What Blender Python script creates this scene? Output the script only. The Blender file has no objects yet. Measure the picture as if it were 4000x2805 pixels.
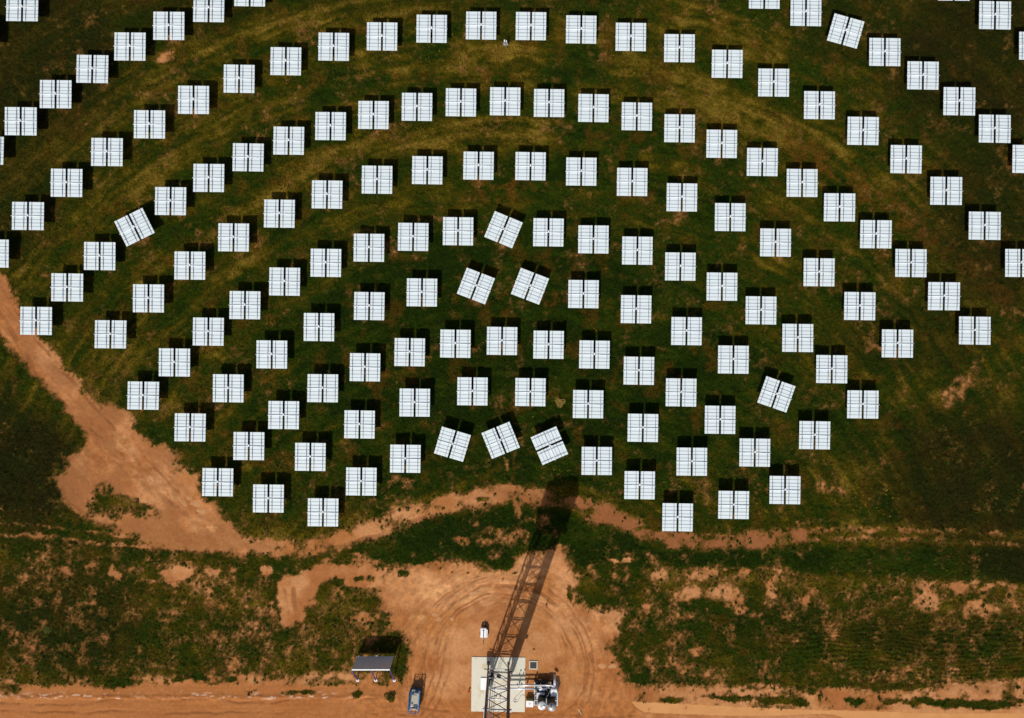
import bpy, bmesh, math, random
import numpy as np
from mathutils import Vector, Matrix

random.seed(7)
rng = np.random.default_rng(11)
scene = bpy.context.scene
COL = scene.collection
R = math.radians

# ------------------------------------------------------------------ layout
H = 120.0            # flying height of the camera above the ground, metres
F = 2667.0           # focal length in pixels of a 4000 pixel wide picture
GP = H / F           # metres on the ground for one picture pixel


def P(sx, sy, z=0.0):
    """ground plan position of a survey point read off the aerial photograph"""
    k = (H - z) / F
    return Vector(((sx - 2000.0) * k, -(sy - 1402.5) * k, z))


SUN_EL = R(46.7)
SUN_DIR = Vector((0.33, 0.945, 0)).normalized() * math.cos(SUN_EL)
SUN_DIR.z = -math.sin(SUN_EL)


# ------------------------------------------------------------------ materials
def new_mat(name):
    m = bpy.data.materials.new(name)
    m.use_nodes = True
    nt = m.node_tree
    return m, nt, nt.nodes['Principled BSDF']


def nd(nt, t, **kw):
    n = nt.nodes.new(t)
    for k, v in kw.items():
        setattr(n, k, v)
    return n


def paint(name, col, rough=0.5, metal=0.0, var=0.12, scale=3.0, bump=0.0):
    """a painted / metal / concrete surface with procedural variation"""
    m, nt, b = new_mat(name)
    tc = nd(nt, 'ShaderNodeTexCoord')
    n1 = nd(nt, 'ShaderNodeTexNoise')
    n1.inputs['Scale'].default_value = scale
    n1.inputs['Detail'].default_value = 6
    n1.inputs['Roughness'].default_value = 0.65
    nt.links.new(tc.outputs['Object'], n1.inputs['Vector'])
    mp = nd(nt, 'ShaderNodeMapRange')
    mp.inputs['From Min'].default_value = 0.3
    mp.inputs['From Max'].default_value = 0.7
    mp.inputs['To Min'].default_value = 1.0 - var
    mp.inputs['To Max'].default_value = 1.0 + var * 0.5
    nt.links.new(n1.outputs['Fac'], mp.inputs['Value'])
    mx = nd(nt, 'ShaderNodeVectorMath', operation='SCALE')
    mx.inputs[0].default_value = col
    nt.links.new(mp.outputs['Result'], mx.inputs['Scale'])
    nt.links.new(mx.outputs['Vector'], b.inputs['Base Color'])
    b.inputs['Roughness'].default_value = rough
    b.inputs['Metallic'].default_value = metal
    if bump:
        bp = nd(nt, 'ShaderNodeBump')
        bp.inputs['Strength'].default_value = bump
        bp.inputs['Distance'].default_value = 0.02
        nt.links.new(n1.outputs['Fac'], bp.inputs['Height'])
        nt.links.new(bp.outputs['Normal'], b.inputs['Normal'])
    return m


M = {
    'panel': paint('white_panel_back', (0.705, 0.790, 0.815), 0.5, 0, 0.03, 0.7),
    'rib': paint('blue_grey_rib', (0.13, 0.17, 0.23), 0.6, 0.1, 0.15, 4),
    'galv': paint('galvanised_steel', (0.40, 0.44, 0.50), 0.55, 0.25, 0.15, 4),
    'white': paint('white_paint', (0.82, 0.83, 0.84), 0.4, 0, 0.06, 2),
    'tube': paint('white_tube', (0.74, 0.78, 0.82), 0.4, 0, 0.1, 3),
    'mirror': paint('mirror_face', (0.75, 0.8, 0.82), 0.08, 0.9, 0.02, 1),
    'dark': paint('dark_steel', (0.035, 0.035, 0.04), 0.5, 0.2, 0.3, 5),
    'black': paint('black_rubber', (0.012, 0.012, 0.012), 0.7, 0, 0.3, 5),
    'rust': paint('weathered_brown_steel', (0.20, 0.155, 0.12), 0.65, 0.2, 0.35, 3),
    'rust_dark': paint('dark_weathered_steel', (0.11, 0.09, 0.075), 0.65, 0.2, 0.35, 3),
    'concrete': paint('pale_concrete', (0.56, 0.53, 0.43), 0.9, 0, 0.10, 0.5, 0.15),
    'navy': paint('navy_paint', (0.035, 0.035, 0.17), 0.45, 0, 0.2, 4),
    'board': paint('grey_board_face', (0.86, 0.80, 0.73), 0.8, 0, 0.08, 1.2),
    'blue': paint('blue_machine_paint', (0.006, 0.13, 0.33), 0.4, 0, 0.25, 4),
    'deck': paint('dusty_steel_deck', (0.40, 0.36, 0.28), 0.7, 0.1, 0.25, 5),
    'silver': paint('bright_insulation_jacket', (0.74, 0.76, 0.80), 0.35, 0.25, 0.1, 4),
    'tank': paint('grey_tank_top', (0.40, 0.40, 0.41), 0.45, 0.25, 0.12, 3),
    'tankside': paint('brown_tank_side', (0.10, 0.075, 0.06), 0.5, 0.3, 0.3, 3),
    'mesh': paint('green_yellow_mesh', (0.55, 0.52, 0.14), 0.8, 0, 0.4, 9),
    'red': paint('red_paint', (0.45, 0.02, 0.02), 0.5, 0, 0.2, 6),
    'olive': paint('olive_mast', (0.10, 0.085, 0.035), 0.6, 0.2, 0.3, 6),
    'hose': paint('brown_hose', (0.20, 0.14, 0.10), 0.7, 0, 0.2, 6),
    'stone': paint('brown_stone', (0.20, 0.09, 0.05), 0.9, 0, 0.4, 6, 0.5),
    'wood': paint('pale_wood', (0.55, 0.42, 0.27), 0.8, 0, 0.25, 6),
    'amber': paint('amber_plastic', (0.6, 0.25, 0.03), 0.4, 0, 0.1, 6),
    'teal': paint('dark_green_motor', (0.02, 0.07, 0.07), 0.45, 0.2, 0.2, 6),
}

# concrete slab with stains of its own
m, nt, b = new_mat('slab_concrete')
tc = nd(nt, 'ShaderNodeTexCoord')
n1 = nd(nt, 'ShaderNodeTexNoise'); n1.inputs['Scale'].default_value = 0.45; n1.inputs['Detail'].default_value = 8
n2 = nd(nt, 'ShaderNodeTexNoise'); n2.inputs['Scale'].default_value = 6.0; n2.inputs['Detail'].default_value = 6
for n in (n1, n2):
    nt.links.new(tc.outputs['Object'], n.inputs['Vector'])
r1 = nd(nt, 'ShaderNodeValToRGB')
r1.color_ramp.elements[0].position = 0.30; r1.color_ramp.elements[0].color = (0.56, 0.46, 0.29, 1)
r1.color_ramp.elements[1].position = 0.46; r1.color_ramp.elements[1].color = (0.70, 0.66, 0.53, 1)
e = r1.color_ramp.elements.new(0.75); e.color = (0.66, 0.63, 0.52, 1)
nt.links.new(n1.outputs['Fac'], r1.inputs['Fac'])
mp = nd(nt, 'ShaderNodeMapRange'); mp.inputs['To Min'].default_value = 0.88; mp.inputs['To Max'].default_value = 1.08
nt.links.new(n2.outputs['Fac'], mp.inputs['Value'])
sc = nd(nt, 'ShaderNodeVectorMath', operation='SCALE')
nt.links.new(r1.outputs['Color'], sc.inputs[0]); nt.links.new(mp.outputs['Result'], sc.inputs['Scale'])
nt.links.new(sc.outputs['Vector'], b.inputs['Base Color'])
b.inputs['Roughness'].default_value = 0.9
M['slab'] = m

# muddy water
m, nt, b = new_mat('muddy_water')
tc = nd(nt, 'ShaderNodeTexCoord')
n1 = nd(nt, 'ShaderNodeTexNoise'); n1.inputs['Scale'].default_value = 0.35; n1.inputs['Detail'].default_value = 4
nt.links.new(tc.outputs['Object'], n1.inputs['Vector'])
r1 = nd(nt, 'ShaderNodeValToRGB')
r1.color_ramp.elements[0].position = 0.3; r1.color_ramp.elements[0].color = (0.56, 0.25, 0.080, 1)
r1.color_ramp.elements[1].position = 0.7; r1.color_ramp.elements[1].color = (0.64, 0.30, 0.105, 1)
nt.links.new(n1.outputs['Fac'], r1.inputs['Fac']); nt.links.new(r1.outputs['Color'], b.inputs['Base Color'])
b.inputs['Roughness'].default_value = 0.12
M['water'] = m
m2 = m.copy(); m2.name = 'pale_muddy_water'
cr = [n for n in m2.node_tree.nodes if n.type == 'VALTORGB'][0].color_ramp
cr.elements[0].color = (0.44, 0.20, 0.078, 1); cr.elements[1].color = (0.55, 0.27, 0.115, 1)
M['water2'] = m2


def attr_mat(name, rough):
    """blade material: every blade keeps the colour of its own plant"""
    m, nt, b = new_mat(name)
    at = nd(nt, 'ShaderNodeAttribute', attribute_name='own_colour')
    nt.links.new(at.outputs['Color'], b.inputs['Base Color'])
    b.inputs['Roughness'].default_value = rough
    b.inputs['Specular IOR Level'].default_value = 0.04
    return m


def ground_mat():
    """plant cover over red soil; the surveyed cover is broken up by procedural grain"""
    m, nt, b = new_mat('soil_and_turf')
    L = nt.links.new
    g = nd(nt, 'ShaderNodeNewGeometry')

    def noise(scale, detail, rough):
        n = nd(nt, 'ShaderNodeTexNoise')
        n.inputs['Scale'].default_value = scale; n.inputs['Detail'].default_value = detail; n.inputs['Roughness'].default_value = rough
        L(g.outputs['Position'], n.inputs['Vector'])
        return n.outputs['Fac']

    def ranged(src, a, b_, c, d, kind='LINEAR'):
        n = nd(nt, 'ShaderNodeMapRange', interpolation_type=kind)
        for k, v in zip(('From Min', 'From Max', 'To Min', 'To Max'), (a, b_, c, d)):
            n.inputs[k].default_value = v
        L(src, n.inputs['Value'])
        return n.outputs['Result']

    def scaled(col, f):
        n = nd(nt, 'ShaderNodeVectorMath', operation='SCALE')
        L(col, n.inputs[0]); L(f, n.inputs['Scale'])
        return n.outputs['Vector']

    n1 = noise(1.9, 9, .72); n2 = noise(5.0, 6, .7)
    cov = nd(nt, 'ShaderNodeAttribute', attribute_name='cover')
    ad = nd(nt, 'ShaderNodeMath', operation='ADD')
    L(cov.outputs['Fac'], ad.inputs[0]); L(ranged(n1, .3, .7, -.22, .22), ad.inputs[1])
    t = ranged(ad.outputs[0], .36, .76, 0, 1, 'SMOOTHSTEP')
    veg = scaled(nd(nt, 'ShaderNodeAttribute', attribute_name='own_colour').outputs['Color'], ranged(n2, .3, .7, .55, 1.45))
    soil = scaled(nd(nt, 'ShaderNodeAttribute', attribute_name='soil_colour').outputs['Color'], ranged(n1, .3, .7, .86, 1.12))
    mx = nd(nt, 'ShaderNodeMix', data_type='RGBA')
    L(t, mx.inputs['Factor']); L(veg, mx.inputs[6]); L(soil, mx.inputs[7])
    L(mx.outputs[2], b.inputs['Base Color'])
    bp = nd(nt, 'ShaderNodeBump'); bp.inputs['Strength'].default_value = .5; bp.inputs['Distance'].default_value = .06
    L(noise(6.0, 6, .65), bp.inputs['Height']); L(bp.outputs['Normal'], b.inputs['Normal'])
    b.inputs['Roughness'].default_value = .95
    b.inputs['Specular IOR Level'].default_value = .04
    return m


M['ground'] = ground_mat()
M['leaf'] = attr_mat('grass_blades', 0.8)


# ------------------------------------------------------------------ mesh helpers
class MB:
    def __init__(s):
        s.v = []; s.f = []

    def box(s, cx, cy, cz, sx, sy, sz, rot=0.0):
        b = len(s.v); c, n = math.cos(rot), math.sin(rot)
        for dz in (-.5, .5):
            for dx, dy in ((-.5, -.5), (.5, -.5), (.5, .5), (-.5, .5)):
                x, y = dx * sx, dy * sy
                s.v.append((cx + x * c - y * n, cy + x * n + y * c, cz + dz * sz))
        for q in ((0, 3, 2, 1), (4, 5, 6, 7), (0, 1, 5, 4), (1, 2, 6, 5), (2, 3, 7, 6), (3, 0, 4, 7)):
            s.f.append(tuple(b + i for i in q))
        return s

    def tube(s, pts, r, n=10, r2=None):
        pts = [Vector(p) for p in pts]
        b = len(s.v)
        for i, p in enumerate(pts):
            d = (pts[min(i + 1, len(pts) - 1)] - pts[max(i - 1, 0)]).normalized()
            up = Vector((0, 0, 1)) if abs(d.z) < 0.95 else Vector((0, 1, 0))
            a = d.cross(up).normalized(); c = d.cross(a).normalized()
            rr = r if r2 is None else r + (r2 - r) * i / (len(pts) - 1)
            for k in range(n):
                t = 2 * math.pi * k / n
                s.v.append(tuple(p + a * math.cos(t) * rr + c * math.sin(t) * rr))
        for i in range(len(pts) - 1):
            for k in range(n):
                s.f.append((b + i * n + k, b + i * n + (k + 1) % n, b + (i + 1) * n + (k + 1) % n, b + (i + 1) * n + k))
        s.f.append(tuple(b + k for k in reversed(range(n))))
        e = b + (len(pts) - 1) * n
        s.f.append(tuple(e + k for k in range(n)))
        return s

    def bar(s, p, q, w, h):
        """rectangular bar between two points"""
        p, q = Vector(p), Vector(q); d = (q - p).normalized()
        up = Vector((0, 0, 1)) if abs(d.z) < 0.95 else Vector((0, 1, 0))
        a = d.cross(up).normalized() * w / 2; c = a.cross(d).normalized() * h / 2
        b = len(s.v)
        for o in (p, q):
            for k in (-a - c, a - c, a + c, -a + c):
                s.v.append(tuple(o + k))
        for f in ((0, 1, 2, 3), (7, 6, 5, 4), (0, 4, 5, 1), (1, 5, 6, 2), (2, 6, 7, 3), (3, 7, 4, 0)):
            s.f.append(tuple(b + i for i in f))
        return s

    def lathe(s, cx, cy, prof, n=28):
        b = len(s.v)
        for r, z in prof:
            for k in range(n):
                t = 2 * math.pi * k / n
                s.v.append((cx + r * math.cos(t), cy + r * math.sin(t), z))
        for i in range(len(prof) - 1):
            for k in range(n):
                s.f.append((b + i * n + k, b + i * n + (k + 1) % n, b + (i + 1) * n + (k + 1) % n, b + (i + 1) * n + k))
        s.f.append(tuple(b + k for k in reversed(range(n))))
        e = b + (len(prof) - 1) * n
        s.f.append(tuple(e + k for k in range(n)))
        return s

    def build(s, name, mat, parent=None, bevel=0.0, smooth=False, loc=None):
        me = bpy.data.meshes.new(name)
        me.from_pydata(s.v, [], s.f)
        bm = bmesh.new(); bm.from_mesh(me)
        bmesh.ops.recalc_face_normals(bm, faces=bm.faces)
        if bevel:
            ed = [x for x in bm.edges if len(x.link_faces) == 2 and x.calc_face_angle(0) > 0.9]
            bmesh.ops.bevel(bm, geom=ed, offset=bevel, segments=2, affect='EDGES', profile=0.6)
        if smooth:
            for x in bm.faces:
                x.smooth = len(x.verts) == 4
        bm.to_mesh(me); bm.free()
        me.materials.append(M[mat])
        o = bpy.data.objects.new(name, me)
        COL.objects.link(o)
        if parent is not None:
            o.parent = parent
        if loc is not None:
            o.location = loc
        return o


def tag(o, label, cat, group=None):
    o['label'] = label; o['category'] = cat
    if group:
        o['group'] = group
    return o


def thing(name, loc, rot, label, cat, group=None):
    o = bpy.data.objects.new(name, None)
    o.empty_display_size = 0.3
    COL.objects.link(o); o.location = loc; o.rotation_euler = (0, 0, rot)
    return tag(o, label, cat, group)


# ------------------------------------------------------------------ heliostat survey (pixel centres)
HEL = []      # (sx, sy, turn in degrees)
S = 1400.0 / 2296.0


def reg(ox, oy, items):
    for it in items:
        a = it[2] if len(it) > 2 else None
        HEL.append((ox + it[0] * S, oy + it[1] * S, a))


reg(0, 0, [(-126, 213), (143, 47), (1082, 165), (1338, 53), (1600, -50), (833, 298), (591, 443), (357, 603), (133, 776), (-78, 966),
           (2137, 300), (1831, 393), (1532, 504), (1240, 639), (958, 796), (685, 974), (427, 1171), (179, 1384),
           (2118, 808), (1850, 902), (1589, 1009), (1338, 1140), (1093, 1289), (861, 1456, 26.5), (2096, 1246), (1790, 1369)])
reg(1300, 0, [(316, 233), (633, 185), (951, 165), (1270, 167), (1591, 189), (1909, 236), (2221, 309),
              (261, 737), (539, 686), (820, 656), (1104, 649), (1385, 661), (1669, 693), (1947, 747), (2222, 823),
              (283, 1152), (605, 1091), (934, 1062), (1266, 1064), (1592, 1099), (1918, 1165), (2236, 1264),
              (231, 1588), (515, 1519), (803, 1481), (1094, 1472, -22.6), (1382, 1488), (1670, 1534)])
reg(2600, 0, [(633, -33), (898, 77), (1154, 198, -15.8), (1404, 334), (1648, 484), (1882, 649), (2108, 826), (2325, 1019),
              (1847, -84), (2110, 98), (2366, 295), (395, 409), (693, 530), (985, 675), (1265, 838), (1540, 1020), (1798, 1223),
              (2044, 1447), (359, 921), (620, 1038), (874, 1173), (1115, 1328), (1348, 1500), (414, 1392)])
reg(0, 900, [(-46, 147), (639, 164), (1497, 45), (1217, 225), (430, 365), (952, 435), (232, 579), (708, 667), (1823, 328), (2088, 207),
             (1569, 479), (1335, 649), (1117, 845), (917, 1059), (2044, 619), (1741, 794), (1463, 1011), (1218, 1263),
             (2067, 1012), (1817, 1183), (1594, 1382), (1988, 1451)])
reg(1300, 900, [(1951, 129), (2226, 231), (234, 486), (571, 398), (917, 357, -21), (1263, 357.5, -21), (1606, 408), (1943, 505),
                (2266, 645), (207, 877), (492, 781), (785, 725), (1084, 709), (1382, 732), (1676, 795), (1961, 899), (2232, 1039),
                (524, 1103), (894, 1031), (1266, 1036), (1635, 1114), (172, 1243), (767, 1370, -16.6), (1076, 1345, 22.3),
                (1387, 1379, -66.5), (1987, 1265), (464, 1462), (1690, 1478)])
reg(2600, 900, [(704, 79), (361, 360), (983, 268), (611, 513), (1571, 210), (1244, 485), (1784, 421), (2278, 210), (1485, 725), (1980, 643),
                (434, 828), (847, 690), (1065, 890), (710, 1051, -19.3), (1264, 1115), (349, 1214), (168, 1482), (571, 1424), (955, 1312)])
reg(0, 1825, [(1395, 97), (1719, 201), (2069, 290)])
reg(1300, 1825, [(182, 92), (1966, 115), (2209, 321)])
reg(2600, 1825, [(765, 147), (436, 241)])
PANEL_Z = 2.12

# ------------------------------------------------------------------ ground
# everything below works in plan units u, v (1 unit = 0.0784 m, origin at the north-west corner of the surveyed field)
UM = GP * 4000.0 / 2296.0


def hash2(ix, iy, seed):
    h = (ix.astype(np.int64) * 374761393 + iy.astype(np.int64) * 668265263 + seed * 974711) & 0xFFFFFFFF
    h = ((h ^ (h >> 13)) * 1274126177) & 0xFFFFFFFF
    h = (h ^ (h >> 16)) & 0xFFFFFFFF
    return h.astype(np.float32) / 4294967295.0


def vnoise(x, y, seed):
    x0 = np.floor(x); y0 = np.floor(y)
    fx = (x - x0).astype(np.float32); fy = (y - y0).astype(np.float32)
    fx = fx * fx * (3 - 2 * fx); fy = fy * fy * (3 - 2 * fy)
    a = hash2(x0, y0, seed); b = hash2(x0 + 1, y0, seed); c = hash2(x0, y0 + 1, seed); d = hash2(x0 + 1, y0 + 1, seed)
    return (a + (b - a) * fx) * (1 - fy) + (c + (d - c) * fx) * fy


def fbm(x, y, seed, octv=4, gain=0.55):
    s = 0; a = 1.0; t = 0
    ca, sa = math.cos(0.6), math.sin(0.6)
    for i in range(octv):
        s = s + vnoise(x, y, seed + i * 17) * a
        t += a; a *= gain
        x, y = (x * ca - y * sa) * 2.03 + 3.1, (x * sa + y * ca) * 2.03 + 7.7
    return s / t


def smooth(e0, e1, x):
    t = np.clip((x - e0) / (e1 - e0), 0, 1)
    return t * t * (3 - 2 * t)


def seg_dist(u, v, a, b):
    ax, ay = a; bx, by = b
    dx, dy = bx - ax, by - ay
    t = np.clip(((u - ax) * dx + (v - ay) * dy) / max(dx * dx + dy * dy, 1e-9), 0, 1)
    return np.hypot(u - ax - t * dx, v - ay - t * dy)


def poly_field(u, v, pts, soft):
    """0 outside, 1 inside, ramp over +-soft around the outline"""
    out = np.zeros(u.shape, np.float32)
    xs = [p[0] for p in pts]; ys = [p[1] for p in pts]
    sel = (u > min(xs) - soft) & (u < max(xs) + soft) & (v > min(ys) - soft) & (v < max(ys) + soft)
    uu, vv = u[sel], v[sel]
    if uu.size == 0:
        return out
    d = np.full(uu.shape, 1e9); ins = np.zeros(uu.shape, bool)
    for i in range(len(pts)):
        a, b = pts[i], pts[(i + 1) % len(pts)]
        d = np.minimum(d, seg_dist(uu, vv, a, b))
        if a[1] != b[1]:
            c = ((a[1] > vv) != (b[1] > vv)) & (uu < (b[0] - a[0]) * (vv - a[1]) / (b[1] - a[1]) + a[0])
            ins ^= c
    out[sel] = smooth(-soft, soft, np.where(ins, d, -d))
    return out


def line_field(u, v, pts, w, soft):
    out = np.zeros(u.shape, np.float32)
    xs = [p[0] for p in pts]; ys = [p[1] for p in pts]
    k = w + soft
    sel = (u > min(xs) - k) & (u < max(xs) + k) & (v > min(ys) - k) & (v < max(ys) + k)
    uu, vv = u[sel], v[sel]
    if uu.size == 0:
        return out
    d = np.full(uu.shape, 1e9)
    for i in range(len(pts) - 1):
        d = np.minimum(d, seg_dist(uu, vv, pts[i], pts[i + 1]))
    out[sel] = 1 - smooth(w - soft, w + soft, d)
    return out


LEFT_ROAD = [(-60, 560), (0, 614), (21, 632), (38, 664), (77, 745), (115, 783), (147, 825), (182, 853), (187, 884), (217, 905), (252, 902), (287, 919),
             (301, 947), (318, 972), (350, 1000), (385, 1002), (420, 1035), (451, 1073), (457, 1114), (486, 1121), (500, 1153), (514, 1177), (545, 1200),
             (600, 1212), (640, 1240), (525, 1247), (490, 1240), (350, 1226), (300, 1200), (252, 1184), (224, 1174), (189, 1160), (154, 1135), (136, 1107),
             (133, 1069), (150, 1056), (143, 1024), (164, 1010), (191, 986), (182, 958), (154, 937), (140, 905), (108, 877), (70, 842), (35, 797), (0, 755), (-60, 690)]
YARD = [(851, 1293), (893, 1265), (935, 1263), (1012, 1260), (1061, 1254), (1079, 1268), (1114, 1272), (1142, 1270), (1155, 1250), (1201, 1237), (1271, 1223),
        (1285, 1258), (1298, 1307), (1282, 1352), (1320, 1358), (1369, 1361), (1408, 1373), (1390, 1398), (1394, 1426), (1369, 1450), (1394, 1485),
        (1401, 1524), (1432, 1548), (1432, 1566), (1411, 1576), (1429, 1640), (870, 1640), (893, 1538), (914, 1468), (905, 1422), (870, 1398), (855, 1352), (846, 1321)]
SPUR = [(682, 1272), (728, 1256), (803, 1266), (860, 1270), (860, 1318), (803, 1312), (728, 1300), (700, 1338), (684, 1401), (640, 1405), (609, 1363), (616, 1314)]
TRACK = [(540, 1225), (600, 1227), (700, 1230), (780, 1208), (850, 1183), (930, 1154), (1000, 1131), (1080, 1116), (1150, 1110), (1220, 1115), (1290, 1130),
         (1350, 1150), (1420, 1180), (1500, 1205), (1560, 1216), (1640, 1214), (1720, 1208), (1790, 1200)]
TRACK_E1 = [(1780, 1192), (1900, 1188), (2000, 1186), (2120, 1190), (2300, 1200), (2420, 1204)]
TRACK_E2 = [(1780, 1212), (1850, 1207), (1950, 1206), (2080, 1210), (2300, 1222), (2420, 1226)]
SOUTH_ROAD = [(-400, 1536), (0, 1540), (60, 1530), (300, 1530), (600, 1532), (900, 1532), (920, 1640), (920, 1900), (-400, 1900)]
SOUTH_VERGE = [(-400, 1512), (60, 1524), (80, 1512), (400, 1512), (650, 1508), (900, 1500), (900, 1560), (-400, 1560)]
EAST_VERGE = [(1395, 1525), (1500, 1537), (1700, 1532), (1800, 1540), (1900, 1537), (1960, 1542), (2050, 1545), (2120, 1540), (2192, 1525), (2300, 1513), (2700, 1505), (2700, 1900), (1395, 1900)]
BIG_PUDDLE = [(1416, 1574), (1492, 1577), (1563, 1580), (1632, 1583), (1702, 1587), (1807, 1592), (1947, 1594), (2087, 1599), (2296, 1599), (2420, 1600),
              (2420, 1622), (2050, 1624), (1990, 1618), (1895, 1611), (1870, 1603), (1842, 1601), (1783, 1603), (1737, 1606), (1632, 1605), (1492, 1600), (1445, 1597), (1428, 1588)]
PUDDLES = [  # centre, half length, half width, direction
    ((440, 1130), 10, 6, -40), ((452, 1147), 9, 6, -20), ((409, 1126), 14, 4, -45), ((424, 1118), 6, 4, 20), ((340, 1074), 9, 4, -55), ((386, 1115), 10, 2.5, -45), ((362, 1095), 8, 2, -45),
    ((1066, 1330), 15, 4.5, 0), ((974, 1378), 8, 4, -30), ((983, 1389), 7, 4, 30), ((1013, 1388), 5, 4, 20), ((1026, 1332), 6, 3.5, 15), ((985, 1333), 6, 3, -30), ((1350, 1494), 9, 5, 0), ((1373, 1494), 8, 5, 0), ((1131, 1349), 5, 2.5, 10)]
GREEN_BELT = [(850, 1244), (880, 1228), (960, 1180), (1060, 1150), (1140, 1146), (1150, 1165), (1165, 1150), (1200, 1150), (1290, 1158), (1400, 1198), (1500, 1238), (1600, 1246), (1700, 1240),
              (1800, 1226), (2000, 1222), (2296, 1232), (2420, 1236), (2420, 1300), (2100, 1296), (1900, 1285), (1700, 1272), (1500, 1262), (1290, 1270), (1271, 1223), (1201, 1237), (1149, 1245),
              (1142, 1270), (1114, 1272), (1079, 1268), (1061, 1254), (1012, 1260), (935, 1263), (880, 1258)]
EAST_PATCH = [(2220, 779), (2189, 807), (2140, 842), (2108, 888), (2126, 923), (2157, 898), (2178, 867), (2192, 853), (2213, 832), (2224, 797)]
ELL = [  # bare patches: u, v, half sizes, strength
    (252, 1281, 18, 15, .8), (392, 1290, 46, 18, .8), (154, 1280, 14, 9, .7), (205, 1277, 14, 8, .6), (347, 1308, 60, 7, .7), (481, 1277, 30, 10, .75), (597, 1283, 20, 14, .7),
    (575, 1350, 40, 20, .3), (520, 1400, 60, 30, .25), (300, 1440, 60, 40, .22), (250, 1480, 90, 20, .3), (60, 1450, 25, 45, .35), (470, 1480, 90, 25, .18), (375, 130, 26, 20, .62), (2272, 695, 34, 22, .45),
    (790, 1254, 70, 16, .42), (690, 1252, 60, 10, .25), (800, 1180, 60, 10, .3), (860, 1090, 40, 14, .4), (900, 1075, 30, 10, .35), (1030, 1215, 24, 12, .5), (1085, 1215, 24, 14, .5), (1165, 1215, 40, 24, .45), (1130, 1040, 10, 20, .45),
    (1560, 1290, 60, 16, .5), (1620, 1270, 70, 10, .55), (1700, 1275, 50, 10, .6), (1750, 1285, 40, 14, .5), (1540, 1330, 40, 25, .4), (1630, 1340, 60, 30, .5), (1730, 1325, 16, 36, .6), (1810, 1350, 14, 30, .5),
    (1905, 1345, 14, 20, .45), (1520, 1440, 30, 24, .5), (1560, 1460, 24, 16, .5), (1660, 1370, 24, 8, .7), (1500, 1380, 30, 20, .3), (1470, 1360, 40, 16, .4), (1450, 1350, 16, 8, .7),
    (2090, 1310, 50, 16, .5), (2160, 1316, 40, 16, .6), (2240, 1312, 50, 12, .55), (2080, 1350, 40, 30, .55), (2190, 1365, 60, 24, .55), (2270, 1350, 30, 30, .4), (2010, 1360, 40, 20, .3),
    (1960, 1510, 60, 22, .35), (1380, 1252, 20, 6, .7), (1405, 1257, 16, 7, .7), (1330, 1260, 16, 6, .5), (1480, 1300, 30, 14, .45), (1420, 1300, 30, 20, .3), (780, 1480, 40, 30, .35), (820, 1515, 60, 14, .6),
    (730, 1440, 50, 40, .2), (830, 1380, 20, 20, .3), (1420, 1460, 20, 30, .25), (1450, 1500, 30, 30, .2), (1875, 1110, 30, 14, .35), (1840, 1090, 14, 24, .4), (1800, 1165, 40, 8, .35), (1640, 1190, 60, 10, .3)]
GROW = [  # thriving green patches inside bare ground: u, v, half sizes, strength
    (265, 1135, 76, 30, .56), (330, 1150, 34, 18, .45), (230, 1100, 24, 22, .45), (395, 1040, 18, 26, .35), (1278, 1330, 8, 20, .6), (905, 1285, 14, 10, .6), (945, 1255, 30, 8, .5), (1130, 1262, 24, 14, .7), (1012, 1283, 5, 4, .7), (1048, 1284, 4, 3, .7),
    (1155, 1284, 6, 3, .7), (1128, 1299, 4, 3, .7), (858, 1274, 5, 4, .6), (757, 1303, 15, 9, .8), (778, 1325, 10, 12, .8), (806, 1298, 12, 6, .8), (832, 1298, 9, 8, .8), (826, 1355, 10, 14, .8), (840, 1352, 8, 14, .8),
    (897, 1495, 10, 30, .42), (620, 1521, 20, 8, .55), (520, 1523, 14, 7, .6), (450, 1521, 24, 8, .6), (400, 1524, 16, 6, .6), (375, 1534, 8, 8, .6), (650, 1553, 26, 6, .6), (690, 1552, 20, 6, .6), (800, 1556, 12, 7, .6), (875, 1560, 7, 5, .8),
    (560, 1550, 16, 4, .4), (250, 1530, 60, 14, .5), (100, 1530, 60, 14, .55), (20, 1545, 30, 14, .6), (760, 1530, 40, 10, .4),
    (1510, 1568, 28, 8, .8), (1600, 1562, 30, 5, .55), (1660, 1566, 40, 7, .7), (1740, 1570, 40, 9, .8), (1790, 1575, 26, 8, .8), (1918, 1572, 24, 8, .85), (2000, 1572, 26, 8, .7), (2060, 1572, 40, 8, .7), (2140, 1578, 60, 12, .85), (2220, 1580, 50, 10, .8), (2285, 1572, 12, 6, .6),
    (1600, 1206, 40, 4, .4), (1480, 1185, 60, 6, .5), (1260, 1108, 30, 8, .4), (1080, 1120, 16, 5, .4), (1300, 1150, 40, 10, .35), (1690, 1545, 40, 4, .3), (1820, 1550, 12, 8, .5), (2020, 1540, 60, 8, .5), (1240, 1120, 20, 8, .4)]
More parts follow.
